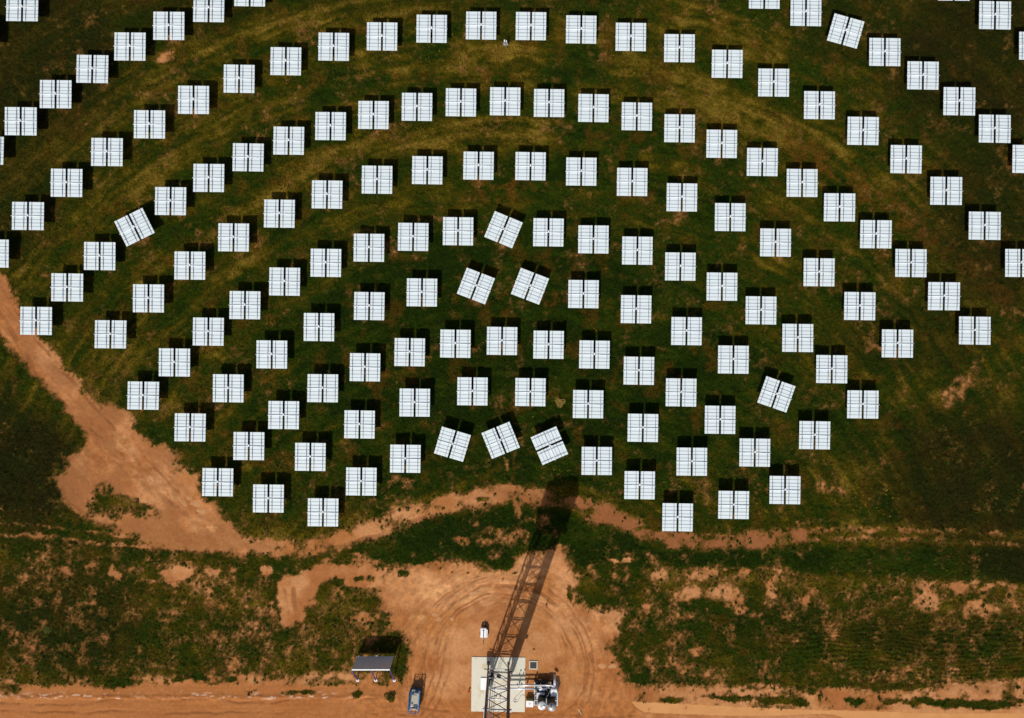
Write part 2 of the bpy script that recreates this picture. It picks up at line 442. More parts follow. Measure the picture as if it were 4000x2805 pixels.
DRY = [([(480, 535), (560, 480), (640, 420), (720, 360), (800, 325), (900, 310), (1000, 300), (1100, 290), (1210, 292)], 30, .95),
       ([(300, 620), (380, 580), (450, 545), (520, 500)], 34, .7), ([(0, 600), (100, 530), (200, 470), (300, 395), (420, 310)], 40, .45),
       ([(1020, 150), (1150, 125), (1180, 165)], 40, .75), ([(1370, 150), (1430, 160)], 30, .9), ([(600, 190), (760, 150), (900, 130), (1010, 150)], 30, .35),
       ([(620, 70), (700, 40), (900, 10)], 44, .5), ([(1560, 40), (1640, 80), (1720, 110)], 40, .7), ([(1500, 190), (1640, 250), (1760, 320)], 40, .55),
       ([(430, 100), (560, 60), (700, 20)], 30, .45), ([(0, 420), (120, 320), (260, 210), (420, 130)], 40, .3), ([(740, 350), (640, 400)], 30, .6),
       ([(1700, 330), (1800, 400), (1900, 470), (2000, 540), (2100, 600)], 36, .35), ([(420, 640), (520, 590), (580, 560)], 30, .4), ([(250, 760), (330, 700)], 40, .35),
       ([(1340, 360), (1500, 400)], 40, .3), ([(560, 1215), (700, 1215), (800, 1180), (900, 1145), (960, 1128), (1100, 1105), (1290, 1120), (1400, 1160)], 26, .8), ([(1820, 1190), (2000, 1188), (2296, 1200)], 14, .7),
       ([(1800, 1210), (2000, 1208), (2296, 1224)], 9, .6), ([(1480, 1290), (1650, 1300), (1900, 1300)], 30, .5), ([(1600, 1430), (1800, 1440), (1950, 1470), (2200, 1500)], 40, .4), ([(540, 1330), (460, 1440), (300, 1480)], 60, .35),
       ([(760, 1400), (700, 1480)], 50, .35), ([(1840, 1090), (1930, 1060)], 40, .3)]
REDDISH = [([(1760, 320), (1900, 400), (2020, 480), (2150, 580), (2260, 660)], 32, .55), ([(1960, 20), (2120, 130), (2296, 270)], 26, .4), ([(2010, 80), (2100, 170), (2296, 330)], 10, .4), ([(1150, 440), (1160, 380)], 22, .5), ([(1080, 420), (1110, 450)], 24, .5),
           ([(1135, 650), (1130, 700)], 16, .5), ([(1190, 660), (1260, 670)], 20, .5), ([(1000, 665), (1040, 680)], 14, .35), ([(830, 850), (900, 830), (950, 830)], 14, .5), ([(560, 955), (600, 945)], 26, .4), ([(480, 970), (520, 960)], 12, .5),
           ([(870, 690), (900, 700)], 16, .4), ([(1300, 545), (1250, 640)], 10, .25), ([(430, 830), (470, 840)], 14, .35), ([(600, 860), (640, 850)], 16, .3), ([(1130, 900), (1150, 930), (1155, 1000), (1150, 1090)], 9, .5), ([(1345, 880), (1360, 880)], 24, .4)]
LUSH = [(1150, 820, 560, 360, .9), (520, 620, 300, 160, .35), (1150, 330, 500, 130, .35), (1500, 420, 260, 120, .3), (1600, 900, 300, 220, .3), (760, 1050, 260, 120, .4), (1050, 1180, 220, 60, .9), (1350, 1060, 200, 120, .5), (1430, 1230, 160, 40, .6),
        (1300, 165, 160, 30, .5), (820, 175, 200, 20, .4), (1700, 1245, 200, 30, .55), (1560, 1400, 160, 60, .45), (1720, 1430, 320, 70, .6), (2050, 1470, 260, 60, .5), (1480, 1520, 130, 40, .6), (450, 1440, 230, 80, .45), (150, 1430, 150, 90, .5), (1400, 1290, 60, 40, .5)]
SCRUB_VIGNETTE = [(60, 1060, 130, 150, .9), (150, 1380, 190, 140, .55), (2180, 1080, 230, 180, .75), (2280, 1250, 140, 60, .7), (2230, 120, 300, 230, .75), (2250, 480, 190, 240, .65), (60, 120, 260, 240, .7), (30, 430, 110, 170, .5), (350, 20, 260, 60, .5), (1950, 60, 200, 100, .45), (2050, 760, 200, 100, .4), (0, 950, 60, 120, .6), (2100, 1420, 260, 50, .4), (2200, 1540, 100, 20, .3),  # dark scrubland patches, also painting the lens vignette into the ground colour
         (1000, 10, 400, 40, .2), (200, 1230, 240, 20, .3), (2000, 1000, 120, 60, .25), (1750, 1400, 160, 60, .25)]
RUTS = [  # wheel tracks: centre of the turning circle, radius, start and end angle
    (1128, 1495, 150, 20, 175), (1128, 1495, 158, 10, 170), (1128, 1500, 178, 25, 185), (1130, 1505, 186, -5, 190), (1126, 1510, 206, 100, 190), (1126, 1510, 213, 105, 190), (1132, 1500, 196, -15, 60), (1140, 1500, 168, -20, 45)]
RUT_LINES = [([(945, 1605), (975, 1560), (990, 1500), (1000, 1440)], 2.2), ([(960, 1610), (990, 1565), (1004, 1510), (1008, 1460)], 2.2), ([(925, 1600), (955, 1560), (972, 1510)], 2), ([(940, 1590), (1060, 1598), (1300, 1606), (1420, 1604)], 2.5),
             ([(1175, 1606), (1250, 1603), (1290, 1580), (1312, 1530), (1310, 1490)], 2.2), ([(1290, 1606), (1320, 1570), (1330, 1520), (1318, 1460)], 2), ([(0, 1573), (150, 1578), (300, 1568), (600, 1572), (900, 1566)], 2.2), ([(0, 1592), (300, 1596), (700, 1600), (930, 1603)], 2),
             ([(0, 700), (40, 770), (75, 830), (110, 868), (150, 910)], 5), ([(10, 650), (60, 740), (120, 810), (200, 900), (280, 980), (360, 1060), (420, 1120)], 3), ([(200, 960), (260, 1010), (330, 1080), (400, 1140)], 3.5), ([(730, 1238), (850, 1195), (955, 1158)], 4), ([(700, 1246), (850, 1203), (960, 1170)], 2.5),
             ([(660, 1320), (670, 1390)], 5), ([(640, 1320), (655, 1395)], 3), ([(340, 1266), (440, 1270), (700, 1268)], 1.5), ([(250, 1300), (330, 1302), (420, 1304)], 1.5)]
TRACK_GRASS = [([(640, 440), (760, 360), (900, 325)], 3), ([(480, 160), (620, 100), (760, 40)], 4), ([(860, 600), (960, 580), (1080, 572), (1200, 575), (1330, 590)], 2), ([(860, 612), (960, 592), (1080, 584), (1200, 587)], 2), ([(1430, 480), (1560, 520), (1700, 570)], 3), ([(1440, 495), (1560, 535)], 2),
               ([(820, 185), (1000, 165), (1150, 160), (1320, 165)], 4), ([(2000, 1290), (1900, 1262), (2000, 1235)], 2), ([(1880, 1290), (2050, 1232)], 2)]
FLOWERS = [(1261, 1062, 24, 1.0), (985, 118, 46, .5), (1060, 120, 20, .4), (1250, 1055, 14, 1.0), (1000, 282, 26, .3), (1320, 275, 20, .3), (340, 1440, 30, .5), (420, 1440, 30, .4), (555, 1350, 20, .5), (1680, 1430, 60, .15), (1330, 737, 16, .4), (1030, 925, 16, .4), (540, 1350, 16, .5),
           (1150, 1190, 60, .25), (1030, 1110, 14, .4), (1345, 640, 40, .15), (640, 960, 40, .15), (940, 640, 30, .2), (1230, 930, 60, .12), (1940, 1110, 60, .25), (1980, 1170, 40, .2), (2150, 1330, 90, .1)]


def ellf(u, v, e):
    d = np.hypot((u - e[0]) / e[2], (v - e[1]) / e[3])
    return (1 - smooth(0.55, 1.25, d)) * e[4]


def ground_fields(u, v):
    """bare soil, height and own colour of the ground, with painted edge vignette, at plan points"""
    wu = u + (fbm(u / 40, v / 40, 1, 5) - .5) * 44
    wv = v + (fbm(u / 40, v / 40, 2, 5) - .5) * 44
    su = u + (fbm(u / 16, v / 16, 3, 4) - .5) * 14
    sv = v + (fbm(u / 16, v / 16, 4, 4) - .5) * 14
    s = np.full(u.shape, .12, np.float32)
    meadow = poly_field(wu, wv, [(-500, 1215), (200, 1230), (560, 1252), (850, 1270), (890, 1400), (905, 1520), (-500, 1520)], 20)
    s = np.maximum(s, meadow * .31)
    east = poly_field(wu, wv, [(1290, 1262), (1600, 1262), (2000, 1300), (2800, 1300), (2800, 1900), (1440, 1900), (1370, 1450), (1400, 1370)], 20)
    s = np.maximum(s, east * .27)
    for e in ELL:
        s = np.maximum(s, s * .4 + ellf(wu, wv, e))
    s = np.maximum(s, poly_field(su, sv, LEFT_ROAD, 20))
    s = np.maximum(s, poly_field(wu, wv, SPUR, 10) * .95)
    s = np.maximum(s, line_field(su, sv, TRACK, 22, 14) * .80)
    s = np.maximum(s, line_field(su, sv, TRACK_E1, 7, 6) * .52)
    s = np.maximum(s, line_field(su, sv, TRACK_E2, 6, 5) * .48)
    s = np.maximum(s, line_field(su, sv, [(-100, 1170), (80, 1178), (154, 1188), (227, 1196), (300, 1204)], 4, 5) * .62)
    s = np.maximum(s, line_field(su, sv, [(-100, 1196), (147, 1205), (217, 1219), (320, 1226), (437, 1232), (540, 1236)], 5, 5) * .66)
    s = np.maximum(s, poly_field(wu, wv, EAST_PATCH, 12) * .50)
    s = np.maximum(s, line_field(wu, wv, [(1150, 640), (1140, 760), (1150, 900), (1155, 1000), (1155, 1100)], 8, 10) * .36)
    s = np.maximum(s, line_field(su, sv, [(1152, 1095), (1156, 1125), (1160, 1160)], 9, 6) * .8)
    belt = poly_field(su, sv, GREEN_BELT, 12)
    keep = np.zeros(u.shape, np.float32)
    for e in ELL:
        if 1000 < e[0] < 1420 and 1200 < e[1] < 1262:
            keep = np.maximum(keep, ellf(wu, wv, e))
    s = s * (1 - belt) + belt * np.maximum(.10 + .10 * smooth(.5, .7, fbm(u / 40, v / 20, 251, 4)), keep)
    s = np.maximum(s, poly_field(su, sv, YARD, 22))
    s = np.maximum(s, poly_field(su, sv, SOUTH_VERGE, 14) * .76)
    s = np.maximum(s, poly_field(su, sv, EAST_VERGE, 14) * .80)
    road = np.maximum(poly_field(su, sv, SOUTH_ROAD, 8), smooth(1566, 1576, sv) * smooth(850, 900, u) * (1 - smooth(1420, 1440, u)))
    s = np.maximum(s, road)
    road_e = smooth(1585, 1592, v) * smooth(1400, 1430, u)
    s = np.maximum(s, road_e)
    # trodden earth round every pedestal
    for sx, sy, a in HEL:
        g = P(sx, sy, PANEL_Z)
        cu, cv = g.x / UM + 1148.0, -g.y / UM + 805.0
        near = (abs(u - cu) < 60) & (abs(v - cv) < 60)
        if near.any():
            d = np.hypot(wu[near] - cu, (wv[near] - cv - 14) * .8)
            s[near] = np.maximum(s[near], (1 - smooth(6, 42, d)) * (.10 + .32 * ((sx * 13.7 + sy * 7.1) % 1.0) ** 3))
    for e in GROW:
        s = s - ellf(su, sv, e)
    s = np.clip(s, 0, 1)
    n_mid = fbm(u / 26, v / 26, 21, 5, .6)
    n_fin = fbm(u / 6.5, v / 6.5, 31, 4, .6)
    n_low = fbm(u / 75, v / 60, 25, 4)
    amp = np.where(s > .92, .35, 1.0)
    val = s + ((n_mid - .5) * 1.15 + (n_fin - .5) * .75 + (n_low - .5) * .55) * amp * (1 - .22 * (1 - smooth(1000, 1150, v)) * (1 - smooth(.3, .6, s)))
    bare = smooth(.40, .70, val)
    half = smooth(.20, .52, val)          # sparse cover round the bare ground

    # ---- ruts, puddles
    rut = np.zeros(u.shape, np.float32)
    ru = u + (fbm(u / 60, v / 60, 41, 3) - .5) * 16; rv = v + (fbm(u / 60, v / 60, 42, 3) - .5) * 16
    for cx, cy, rad, a0, a1 in RUTS:
        pts = [(cx + rad * math.cos(R(a)), cy - rad * math.sin(R(a)) * 1.05) for a in np.linspace(a0, a1, 40)]
        rut = np.maximum(rut, line_field(ru, rv, pts, 1.8, 1.6))
    for pts, w in RUT_LINES:
        rut = np.maximum(rut, line_field(ru, rv, pts, w, 1.8))
    rut = rut * (.25 + 1.0 * smooth(.35, .65, fbm(u / 30, v / 30, 51, 4))) * bare
    gtrack = np.zeros(u.shape, np.float32)
    for pts, w in TRACK_GRASS:
        gtrack = np.maximum(gtrack, line_field(ru, rv, pts, w, 3))
    pud = poly_field(u, v, BIG_PUDDLE, 3)
    for (cu, cv), a, b, d in PUDDLES:
        near = (abs(u - cu) < 30) & (abs(v - cv) < 30)
        c, n = math.cos(R(-d)), math.sin(R(-d))
        x = (u[near] - cu) * c + (v[near] - cv) * n; y = -(u[near] - cu) * n + (v[near] - cv) * c
        pud[near] = np.maximum(pud[near], 1 - smooth(.95, 1.35, np.hypot(x / a, y / b)))

    # ---- height (metres)
    tuft = fbm(u / 2.6, v / 2.6, 61, 3, .6)
    clump = fbm(u / 9, v / 9, 71, 3)
    h = (1 - bare) * ((tuft - .35) * .26 + (clump - .4) * .34 * (1 - gtrack * .6)) + bare * ((fbm(u / 4, v / 4, 81, 4) - .5) * .07)
    h -= rut * .07
    # graded road edges stand a little higher, furrowed east meadow
    h += .16 * np.exp(-((sv - 1563) / 5.0) ** 2) * (1 - smooth(850, 920, u)) * (.5 + fbm(u / 22, v / 10, 85, 3))
    h += .12 * line_field(ru, rv, [(160, 1010), (135, 1080), (150, 1130), (200, 1170), (260, 1190)], 4, 4)
    furrow = poly_field(wu, wv, [(1700, 1400), (2296, 1390), (2500, 1400), (2500, 1520), (2000, 1530), (1800, 1480)], 30)
    h += furrow * .08 * np.sin((v + (fbm(u / 80, v / 30, 91, 3) - .5) * 26) / 9.5 * 2 * math.pi)
    h = h * (1 - pud) - .05 * pud
    # flat under the slab and the machinery
    x = (u - 1148) * UM; y = -(v - 805) * UM

    # ---- own colour, with the lens vignette painted in towards the edges
    def mix(a, b, t):
        return a + (b - a) * t[..., None]
    c = lambda *k: np.array(k, np.float32)
    n_big = fbm(u / 120, v / 120, 101, 4)
    n_b2 = fbm(u / 45, v / 45, 111, 4)
    n_b3 = fbm(u / 14, v / 14, 115, 4)
    lush = np.zeros(u.shape, np.float32); scrub_vignette = np.zeros(u.shape, np.float32)
    for e in LUSH:
        lush = np.maximum(lush, ellf(wu, wv, e))
    for e in SCRUB_VIGNETTE:
        scrub_vignette = np.maximum(scrub_vignette, ellf(wu, wv, e))
    dry = np.zeros(u.shape, np.float32); red = np.zeros(u.shape, np.float32)
    for pts, w, k in DRY:
        dry = np.maximum(dry, line_field(wu, wv, pts, w, w * .8) * k)
    for pts, w, k in REDDISH:
        red = np.maximum(red, line_field(wu, wv, pts, w, w * .8) * k)
    th2 = np.arctan2(-(v - 1540), u - 1128); rad2 = np.hypot(u - 1128, v - 1540)
    arcs_n = fbm(th2 * 7, rad2 / 13.0 + (n_b2 - .5) * 2, 241, 4)
    field = 1 - smooth(1150, 1230, v)
    n_b4 = fbm(u / 70, v / 40, 117, 5)
    p = .47 + .52 * dry - .46 * lush + (n_b2 - .5) * .75 + (n_b3 - .5) * .42 + (n_b4 - .5) * .55 + (arcs_n - .5) * 1.0 * field + half * .22 - belt * .28 - gtrack * .25 + (meadow + east) * .04
    stops = [(0.0, (.0095, .0195, .0011)), (.30, (.0175, .0300, .0014)), (.54, (.0305, .0320, .0017)), (.78, (.068, .052, .0030)), (1.08, (.150, .099, .012))]
    veg = np.empty(u.shape + (3,), np.float32)
    for k in range(3):
        veg[..., k] = np.interp(p, [q[0] for q in stops], [q[1][k] for q in stops])
    rustb = c(.095, .042, .005)
    veg = mix(veg, rustb, np.clip(smooth(.30, .8, red + (n_b3 - .5) * 1.2) * .8, 0, 1))
    veg = mix(veg, rustb, smooth(.56, .76, fbm(u / 34, v / 34, 131, 5)) * .40 * (1 - belt))
    veg = mix(veg, c(.110, .060, .014), half * .70)
    veg = mix(veg, c(.0125, .0115, .0020), np.clip(scrub_vignette * (.65 + n_b2 * .7), 0, .92) * (1 - half * .6))  # plants darkened: scrubland tone plus vignette put into the colour
    veg *= (.60 + .8 * fbm(u / 3.2, v / 3.2, 141, 3))[..., None]
    soil = mix(np.broadcast_to(c(.400, .156, .048), u.shape + (3,)), c(.525, .242, .098), smooth(.32, .70, n_b2 * .6 + fbm(u / 150, v / 150, 151, 3) * .4))
    pale = smooth(.52, .72, fbm(u / 50, v / 22, 161, 5)) * (poly_field(wu, wv, [(930, 1290), (1280, 1290), (1400, 1380), (1380, 1440), (1200, 1330), (1000, 1350), (930, 1400)], 20) * 1.0 + .25)
    pale = np.maximum(pale, line_field(wu, wv, [(230, 960), (300, 1040), (370, 1110), (440, 1150), (520, 1200)], 26, 24) * smooth(.42, .6, fbm(u / 30, v / 12, 171, 4)))
    soil = mix(soil, c(.63, .310, .128), np.clip(pale, 0, 1) * .75)
    deepsoil = smooth(.50, .70, fbm(u / 60, v / 60, 181, 4))
    soil = mix(soil, c(.30, .098, .028), deepsoil * .55)
    trk = line_field(su, sv, TRACK, 30, 12) * smooth(900, 1400, u)
    soil = mix(soil, c(.24, .085, .030), np.clip(trk, 0, 1) * .85)
    soil = mix(soil, c(.26, .105, .038), np.clip(scrub_vignette * 1.3, 0, .9))  # same mask darkens the soil, carrying the painted vignette
    soil = mix(soil, c(.375, .138, .040), road * .8)
    soil = mix(soil, c(.78, .52, .36), smooth(.60, .74, fbm(u / 14, v / 3.0, 191, 4)) * np.exp(-((sv - 1560) / 6.0) ** 2) * (1 - smooth(700, 900, u)))
    ang_ = R(47); aa = u * math.cos(ang_) + v * math.sin(ang_); bb = -u * math.sin(ang_) + v * math.cos(ang_)
    lroad = poly_field(su, sv, LEFT_ROAD, 20)
    stw = smooth(.38, .66, fbm(aa / 60, bb / 6 + (n_b3 - .5) * 3, 261, 5))
    soil *= (1 + (stw - .5) * -.34 * lroad)[..., None]
    soil = mix(soil, c(.30, .118, .042), np.clip(lroad * (.20 + .55 * smooth(.42, .62, n_low)), 0, 1))
    soil = mix(soil, c(.22, .08, .028), np.clip(rut, 0, 1) * .62)
    streak = fbm(u / 90, v / 3.5, 201, 4)
    soil *= (1 + (streak - .5)[..., None] * .35 * road[..., None])
    th = np.arctan2(-(v - 1500), u - 1130); rad = np.hypot(u - 1130, v - 1500)
    swirl = fbm(th * 9, rad / 5.0, 221, 4)
    soil *= (1 + (smooth(.40, .66, swirl) - .5) * -.20 * smooth(90, 150, rad) * (1 - smooth(230, 300, rad)))[..., None]
    tread = fbm(u / 9, v / 9, 231, 4)
    soil *= (1 + (smooth(.35, .65, tread) - .5) * -.20 * smooth(130, 200, rad) * (1 - smooth(330, 420, rad)))[..., None]
    soil *= (.84 + .32 * fbm(u / 3.5, v / 3.5, 211, 4))[..., None]
    soil = mix(soil, c(.21, .086, .024), (1 - smooth(.50, .98, val)) * .68)
    soil = mix(soil, c(.46, .19, .065), pud)
    val = np.maximum(val, pud)
    return bare, h.astype(np.float32), veg.astype(np.float32), soil.astype(np.float32), val.astype(np.float32), dry, lush


XD, YD, ST = 96.0, 69.0, 0.178


def axis(d):
    inner = np.arange(-d, d + 1e-6, ST)
    out = [d + ST]; step = ST * 1.6
    while out[-1] < 2600:
        out.append(out[-1] + step); step *= 1.45
    out = np.array(out)
    return np.concatenate([-out[::-1], inner, out])


ax, ay = axis(XD), axis(YD)
X, Y = np.meshgrid(ax, ay)
U = X / UM + 1148.0; V = -Y / UM + 805.0
bare, hgt, colr, soilc, val_, dry_, lush_ = ground_fields(U, V)
# coarse outskirts stay level
fade = smooth(0, 14, np.maximum(np.abs(X) - XD, np.abs(Y) - YD))
hgt = hgt * (1 - fade)


def flat_zone(cx, cy, hx, hy, z, soft=0.5):
    d = np.maximum(np.abs(X - cx) - hx, np.abs(Y - cy) - hy)
    t = 1 - smooth(0, soft, d)
    return t, z


for (sx, sy, wx, wy) in ((1946.5, 2673, 4.9, 5.0), (2132, 2710, 2.6, 2.8), (2083, 2598, 1.0, 1.0), (2069, 2742, .9, .9), (1624, 2722, 1.6, 2.4), (1892, 2468, 1.0, 1.6)):
    g = P(sx, sy)
    t, z = flat_zone(g.x, g.y, wx, wy, 0.0)
    hgt = hgt * (1 - t)

ny, nx = X.shape
verts = np.stack([X, Y, hgt], -1).reshape(-1, 3).astype(np.float32)
idx = np.arange(ny * nx).reshape(ny, nx)
quads = np.stack([idx[:-1, :-1], idx[:-1, 1:], idx[1:, 1:], idx[1:, :-1]], -1).reshape(-1, 4)


def fast_mesh(name, v, q, colour, extra, mat, kind, smooth_shade=True):
    used = np.unique(q)
    remap = np.full(len(v), -1, np.int64); remap[used] = np.arange(len(used))
    q = remap[q]; v = v[used]
    me = bpy.data.meshes.new(name)
    n = q.shape[1]
    me.vertices.add(len(v)); me.vertices.foreach_set('co', v.ravel())
    me.loops.add(q.size); me.loops.foreach_set('vertex_index', q.ravel().astype(np.int32))
    me.polygons.add(len(q))
    me.polygons.foreach_set('loop_start', (np.arange(len(q)) * n).astype(np.int32))
    me.polygons.foreach_set('loop_total', np.full(len(q), n, np.int32))
    me.polygons.foreach_set('use_smooth', np.full(len(q), smooth_shade, bool))
    me.update(calc_edges=True)
    a = me.attributes.new('own_colour', 'FLOAT_COLOR', 'POINT')
    c4 = np.ones((len(v), 4), np.float32); c4[:, :3] = colour[used]
    a.data.foreach_set('color', c4.ravel())
    if extra is not None:
        a = me.attributes.new('cover', 'FLOAT', 'POINT')
        a.data.foreach_set('value', extra[0][used].astype(np.float32))
        a = me.attributes.new('soil_colour', 'FLOAT_COLOR', 'POINT')
        c4[:, :3] = extra[1][used]
        a.data.foreach_set('color', c4.ravel())
    me.materials.append(M[mat])
    o = bpy.data.objects.new(name, me); COL.objects.link(o)
    o['kind'] = kind
    return o


# which piece of ground a face belongs to
fu = (U[:-1, :-1] + U[1:, 1:]) / 2; fv = (V[:-1, :-1] + V[1:, 1:]) / 2
wob = (fbm(fu / 18, fv / 18, 301, 3) - .5) * 12
is_yard = poly_field(fu + wob, fv + wob, YARD, 1) > .5
is_south = (fv > 1534 + wob * .6) & ~is_yard
is_left = (poly_field(fu + wob, fv + wob, LEFT_ROAD, 1) > .5) & ~is_yard & ~is_south
is_track = (line_field(fu + wob, fv + wob, TRACK + [(1900, 1197), (2000, 1195), (2120, 1199), (2300, 1210), (2500, 1214)], 22, 1) > .5) & ~is_yard & ~is_south & ~is_left
zone = np.zeros(fu.shape, int)
zone[is_yard] = 1; zone[is_south] = 2; zone[is_left] = 3; zone[is_track] = 4
zone = zone.ravel()
cflat = colr.reshape(-1, 3); bflat = (val_.ravel(), soilc.reshape(-1, 3))
for zi, nm in enumerate(('ground', 'dirt_yard', 'dirt_road', 'farm_track', 'curved_track')):
    fast_mesh(nm, verts, quads[zone == zi], cflat, bflat, 'ground', 'structure')

# ------------------------------------------------------------------ grass and weeds (uncountable ground cover)
NB = 430000
gu = rng.uniform(-20, 2316, NB); gv = rng.uniform(-20, 1630, NB)
gx = (gu - 1148) * UM; gy = -(gv - 805) * UM
i0 = np.clip(np.searchsorted(ax, gx), 1, nx - 1); j0 = np.clip(np.searchsorted(ay, gy), 1, ny - 1)
gb = bare[j0, i0]; gz = hgt[j0, i0]; gc = colr[j0, i0]; gd = dry_[j0, i0]; gl = lush_[j0, i0]; gval = val_[j0, i0]
keep = (rng.random(NB) > gb * 1.02 - .0) & ~((gv > 1576) & (gb > .3))
# nothing grows on the slab or under machines
for (sx, sy, wx, wy) in ((1946.5, 2673, 4.8, 4.9), (2132, 2710, 2.4, 2.6), (2083, 2598, .9, .9)):
    g = P(sx, sy)
    keep &= ~((np.abs(gx - g.x) < wx) & (np.abs(gy - g.y) < wy))
gx, gy, gz, gc, gd, gl, gu, gv, gb, gval = (a[keep] for a in (gx, gy, gz, gc, gd, gl, gu, gv, gb, gval))
n = len(gx)
ang = rng.uniform(0, 2 * math.pi, n); lean = rng.uniform(.10, .42, n)
length = rng.uniform(.10, .30, n) * (1 + gd * .5)
wid = rng.uniform(.03, .085, n)
edge = smooth(.2, .45, gval)
length *= 1 + edge * .3
flow = np.zeros(n, bool)
for f in FLOWERS:
    d = np.hypot((gu - f[0]) / f[2], (gv - f[1]) / f[2])
    flow |= (d < 1.2) & (rng.random(n) < f[3] * .13 * np.clip(1.3 - d, 0, 1))
dx, dy = np.cos(ang), np.sin(ang)
b0 = np.stack([gx - dy * wid, gy + dx * wid, gz - .03], -1); b1 = np.stack([gx + dy * wid, gy - dx * wid, gz - .03], -1)
tip = np.stack([gx + dx * lean, gy + dy * lean, gz + length], -1)
vv = np.stack([b0, b1, tip], 1).reshape(-1, 3).astype(np.float32)
tint = rng.uniform(.55, 1.75, (n, 1)).astype(np.float32)
shift = rng.normal(0, .10, (n, 1)).astype(np.float32)
bc = gc * 1.05
bc = bc * tint * np.concatenate([1 + shift, 1 - shift * .3, np.ones_like(shift)], 1)
bc[flow] = np.array([.42, .27, .012]) * rng.uniform(.5, 1.1, (flow.sum(), 1))
bc = np.repeat(np.clip(bc, .002, 1), 3, 0).astype(np.float32)
grass = fast_mesh('grass', vv, np.arange(n * 3).reshape(-1, 3), bc, None, 'leaf', 'stuff', False)

# leafy weeds standing in the bare ground and along its edges
NW = 26000
wu_ = rng.uniform(-10, 2306, NW); wv_ = rng.uniform(1000, 1600, NW)
wx_ = (wu_ - 1148) * UM; wy_ = -(wv_ - 805) * UM
i0 = np.clip(np.searchsorted(ax, wx_), 1, nx - 1); j0 = np.clip(np.searchsorted(ay, wy_), 1, ny - 1)
wb = bare[j0, i0]; wval = val_[j0, i0]; wz = hgt[j0, i0]
cl = fbm(wu_ / 10, wv_ / 10, 401, 3)
keep = (wval > .22) & (wval < .78) & (cl > .55) & (rng.random(NW) < .75) & (wv_ < 1590)
for (sx, sy, wx, wy) in ((1946.5, 2673, 5, 5.1), (2132, 2710, 2.6, 2.8), (2083, 2598, 1, 1)):
    g = P(sx, sy)
    keep &= ~((np.abs(wx_ - g.x) < wx) & (np.abs(wy_ - g.y) < wy))
wx_, wy_, wz = wx_[keep], wy_[keep], wz[keep]
n = len(wx_); K = 9
ang = rng.uniform(0, 2 * math.pi, (n, K)); size = rng.uniform(.10, .30, (n, 1))
rr = rng.uniform(.2, 1.0, (n, K)) * size
cx = wx_[:, None] + np.cos(ang) * rr; cy = wy_[:, None] + np.sin(ang) * rr; cz = wz[:, None] + size * .9 * (1.1 - rr / size) + .03
la = ang + rng.normal(0, .5, (n, K)); lw = size * .28; ll = size * .55
tl = rng.uniform(-.1, .5, (n, K)) * size
ca, sa = np.cos(la), np.sin(la)
q0 = np.stack([cx - ca * ll, cy - sa * ll, cz + tl * .5], -1); q2 = np.stack([cx + ca * ll, cy + sa * ll, cz - tl * .8], -1)
q1 = np.stack([cx - sa * lw, cy + ca * lw, cz], -1); q3 = np.stack([cx + sa * lw, cy - ca * lw, cz], -1)
vv = np.stack([q0, q1, q2, q3], 2).reshape(-1, 3).astype(np.float32)
tw = rng.uniform(.5, 1.6, (n, 1, 1)) * rng.uniform(.7, 1.3, (n, K, 1))
bc = np.array([[[.027, .042, .0035]]]) * tw
bc = np.repeat(bc.reshape(-1, 3), 4, 0).astype(np.float32)
fast_mesh('weeds', vv, np.arange(n * K * 4).reshape(-1, 4), bc, None, 'leaf', 'stuff', False)


# ------------------------------------------------------------------ puddles
def puddle(pts, mat, z=-.012):
    me = bpy.data.meshes.new('puddle')
    me.from_pydata([((u - 1148) * UM, -(v - 805) * UM, z) for u, v in pts], [], [tuple(range(len(pts)))])
    me.materials.append(M[mat])
    if me.polygons[0].normal.z < 0:
        me.flip_normals()
    o = bpy.data.objects.new('puddle', me); COL.objects.link(o); o['kind'] = 'structure'


def wavy(pts, amp, sub):
    out = []
    for i in range(len(pts)):
        a, b = pts[i], pts[(i + 1) % len(pts)]
        L = math.hypot(b[0] - a[0], b[1] - a[1]); k = max(1, int(L / sub))
        for j in range(k):
            t = j / k
            out.append((a[0] + (b[0] - a[0]) * t + random.uniform(-amp, amp), a[1] + (b[1] - a[1]) * t + random.uniform(-amp, amp)))
    return out


puddle(wavy(BIG_PUDDLE, 1.0, 5), 'water')
for (cu, cv), a, b, d in PUDDLES:
    pts = []
    ph = [random.uniform(0, 6.28) for _ in range(3)]
    for k in range(32):
        t = 2 * math.pi * k / 32
        w = 1 + .16 * math.sin(2 * t + ph[0]) + .13 * math.sin(3 * t + ph[1]) + .08 * math.sin(5 * t + ph[2])
        x, y = a * w * math.cos(t), b * w * math.sin(t)
        c, s_ = math.cos(R(-d)), math.sin(R(-d))
        pts.append((cu + x * c - y * s_, cv + x * s_ + y * c))
    puddle(pts, 'water2', -.005)

# ------------------------------------------------------------------ heliostats
PW, PD, GAP = 5.22, 4.82, .35      # overall width, depth, gap between the two mirror halves
HW = (PW - GAP) / 2


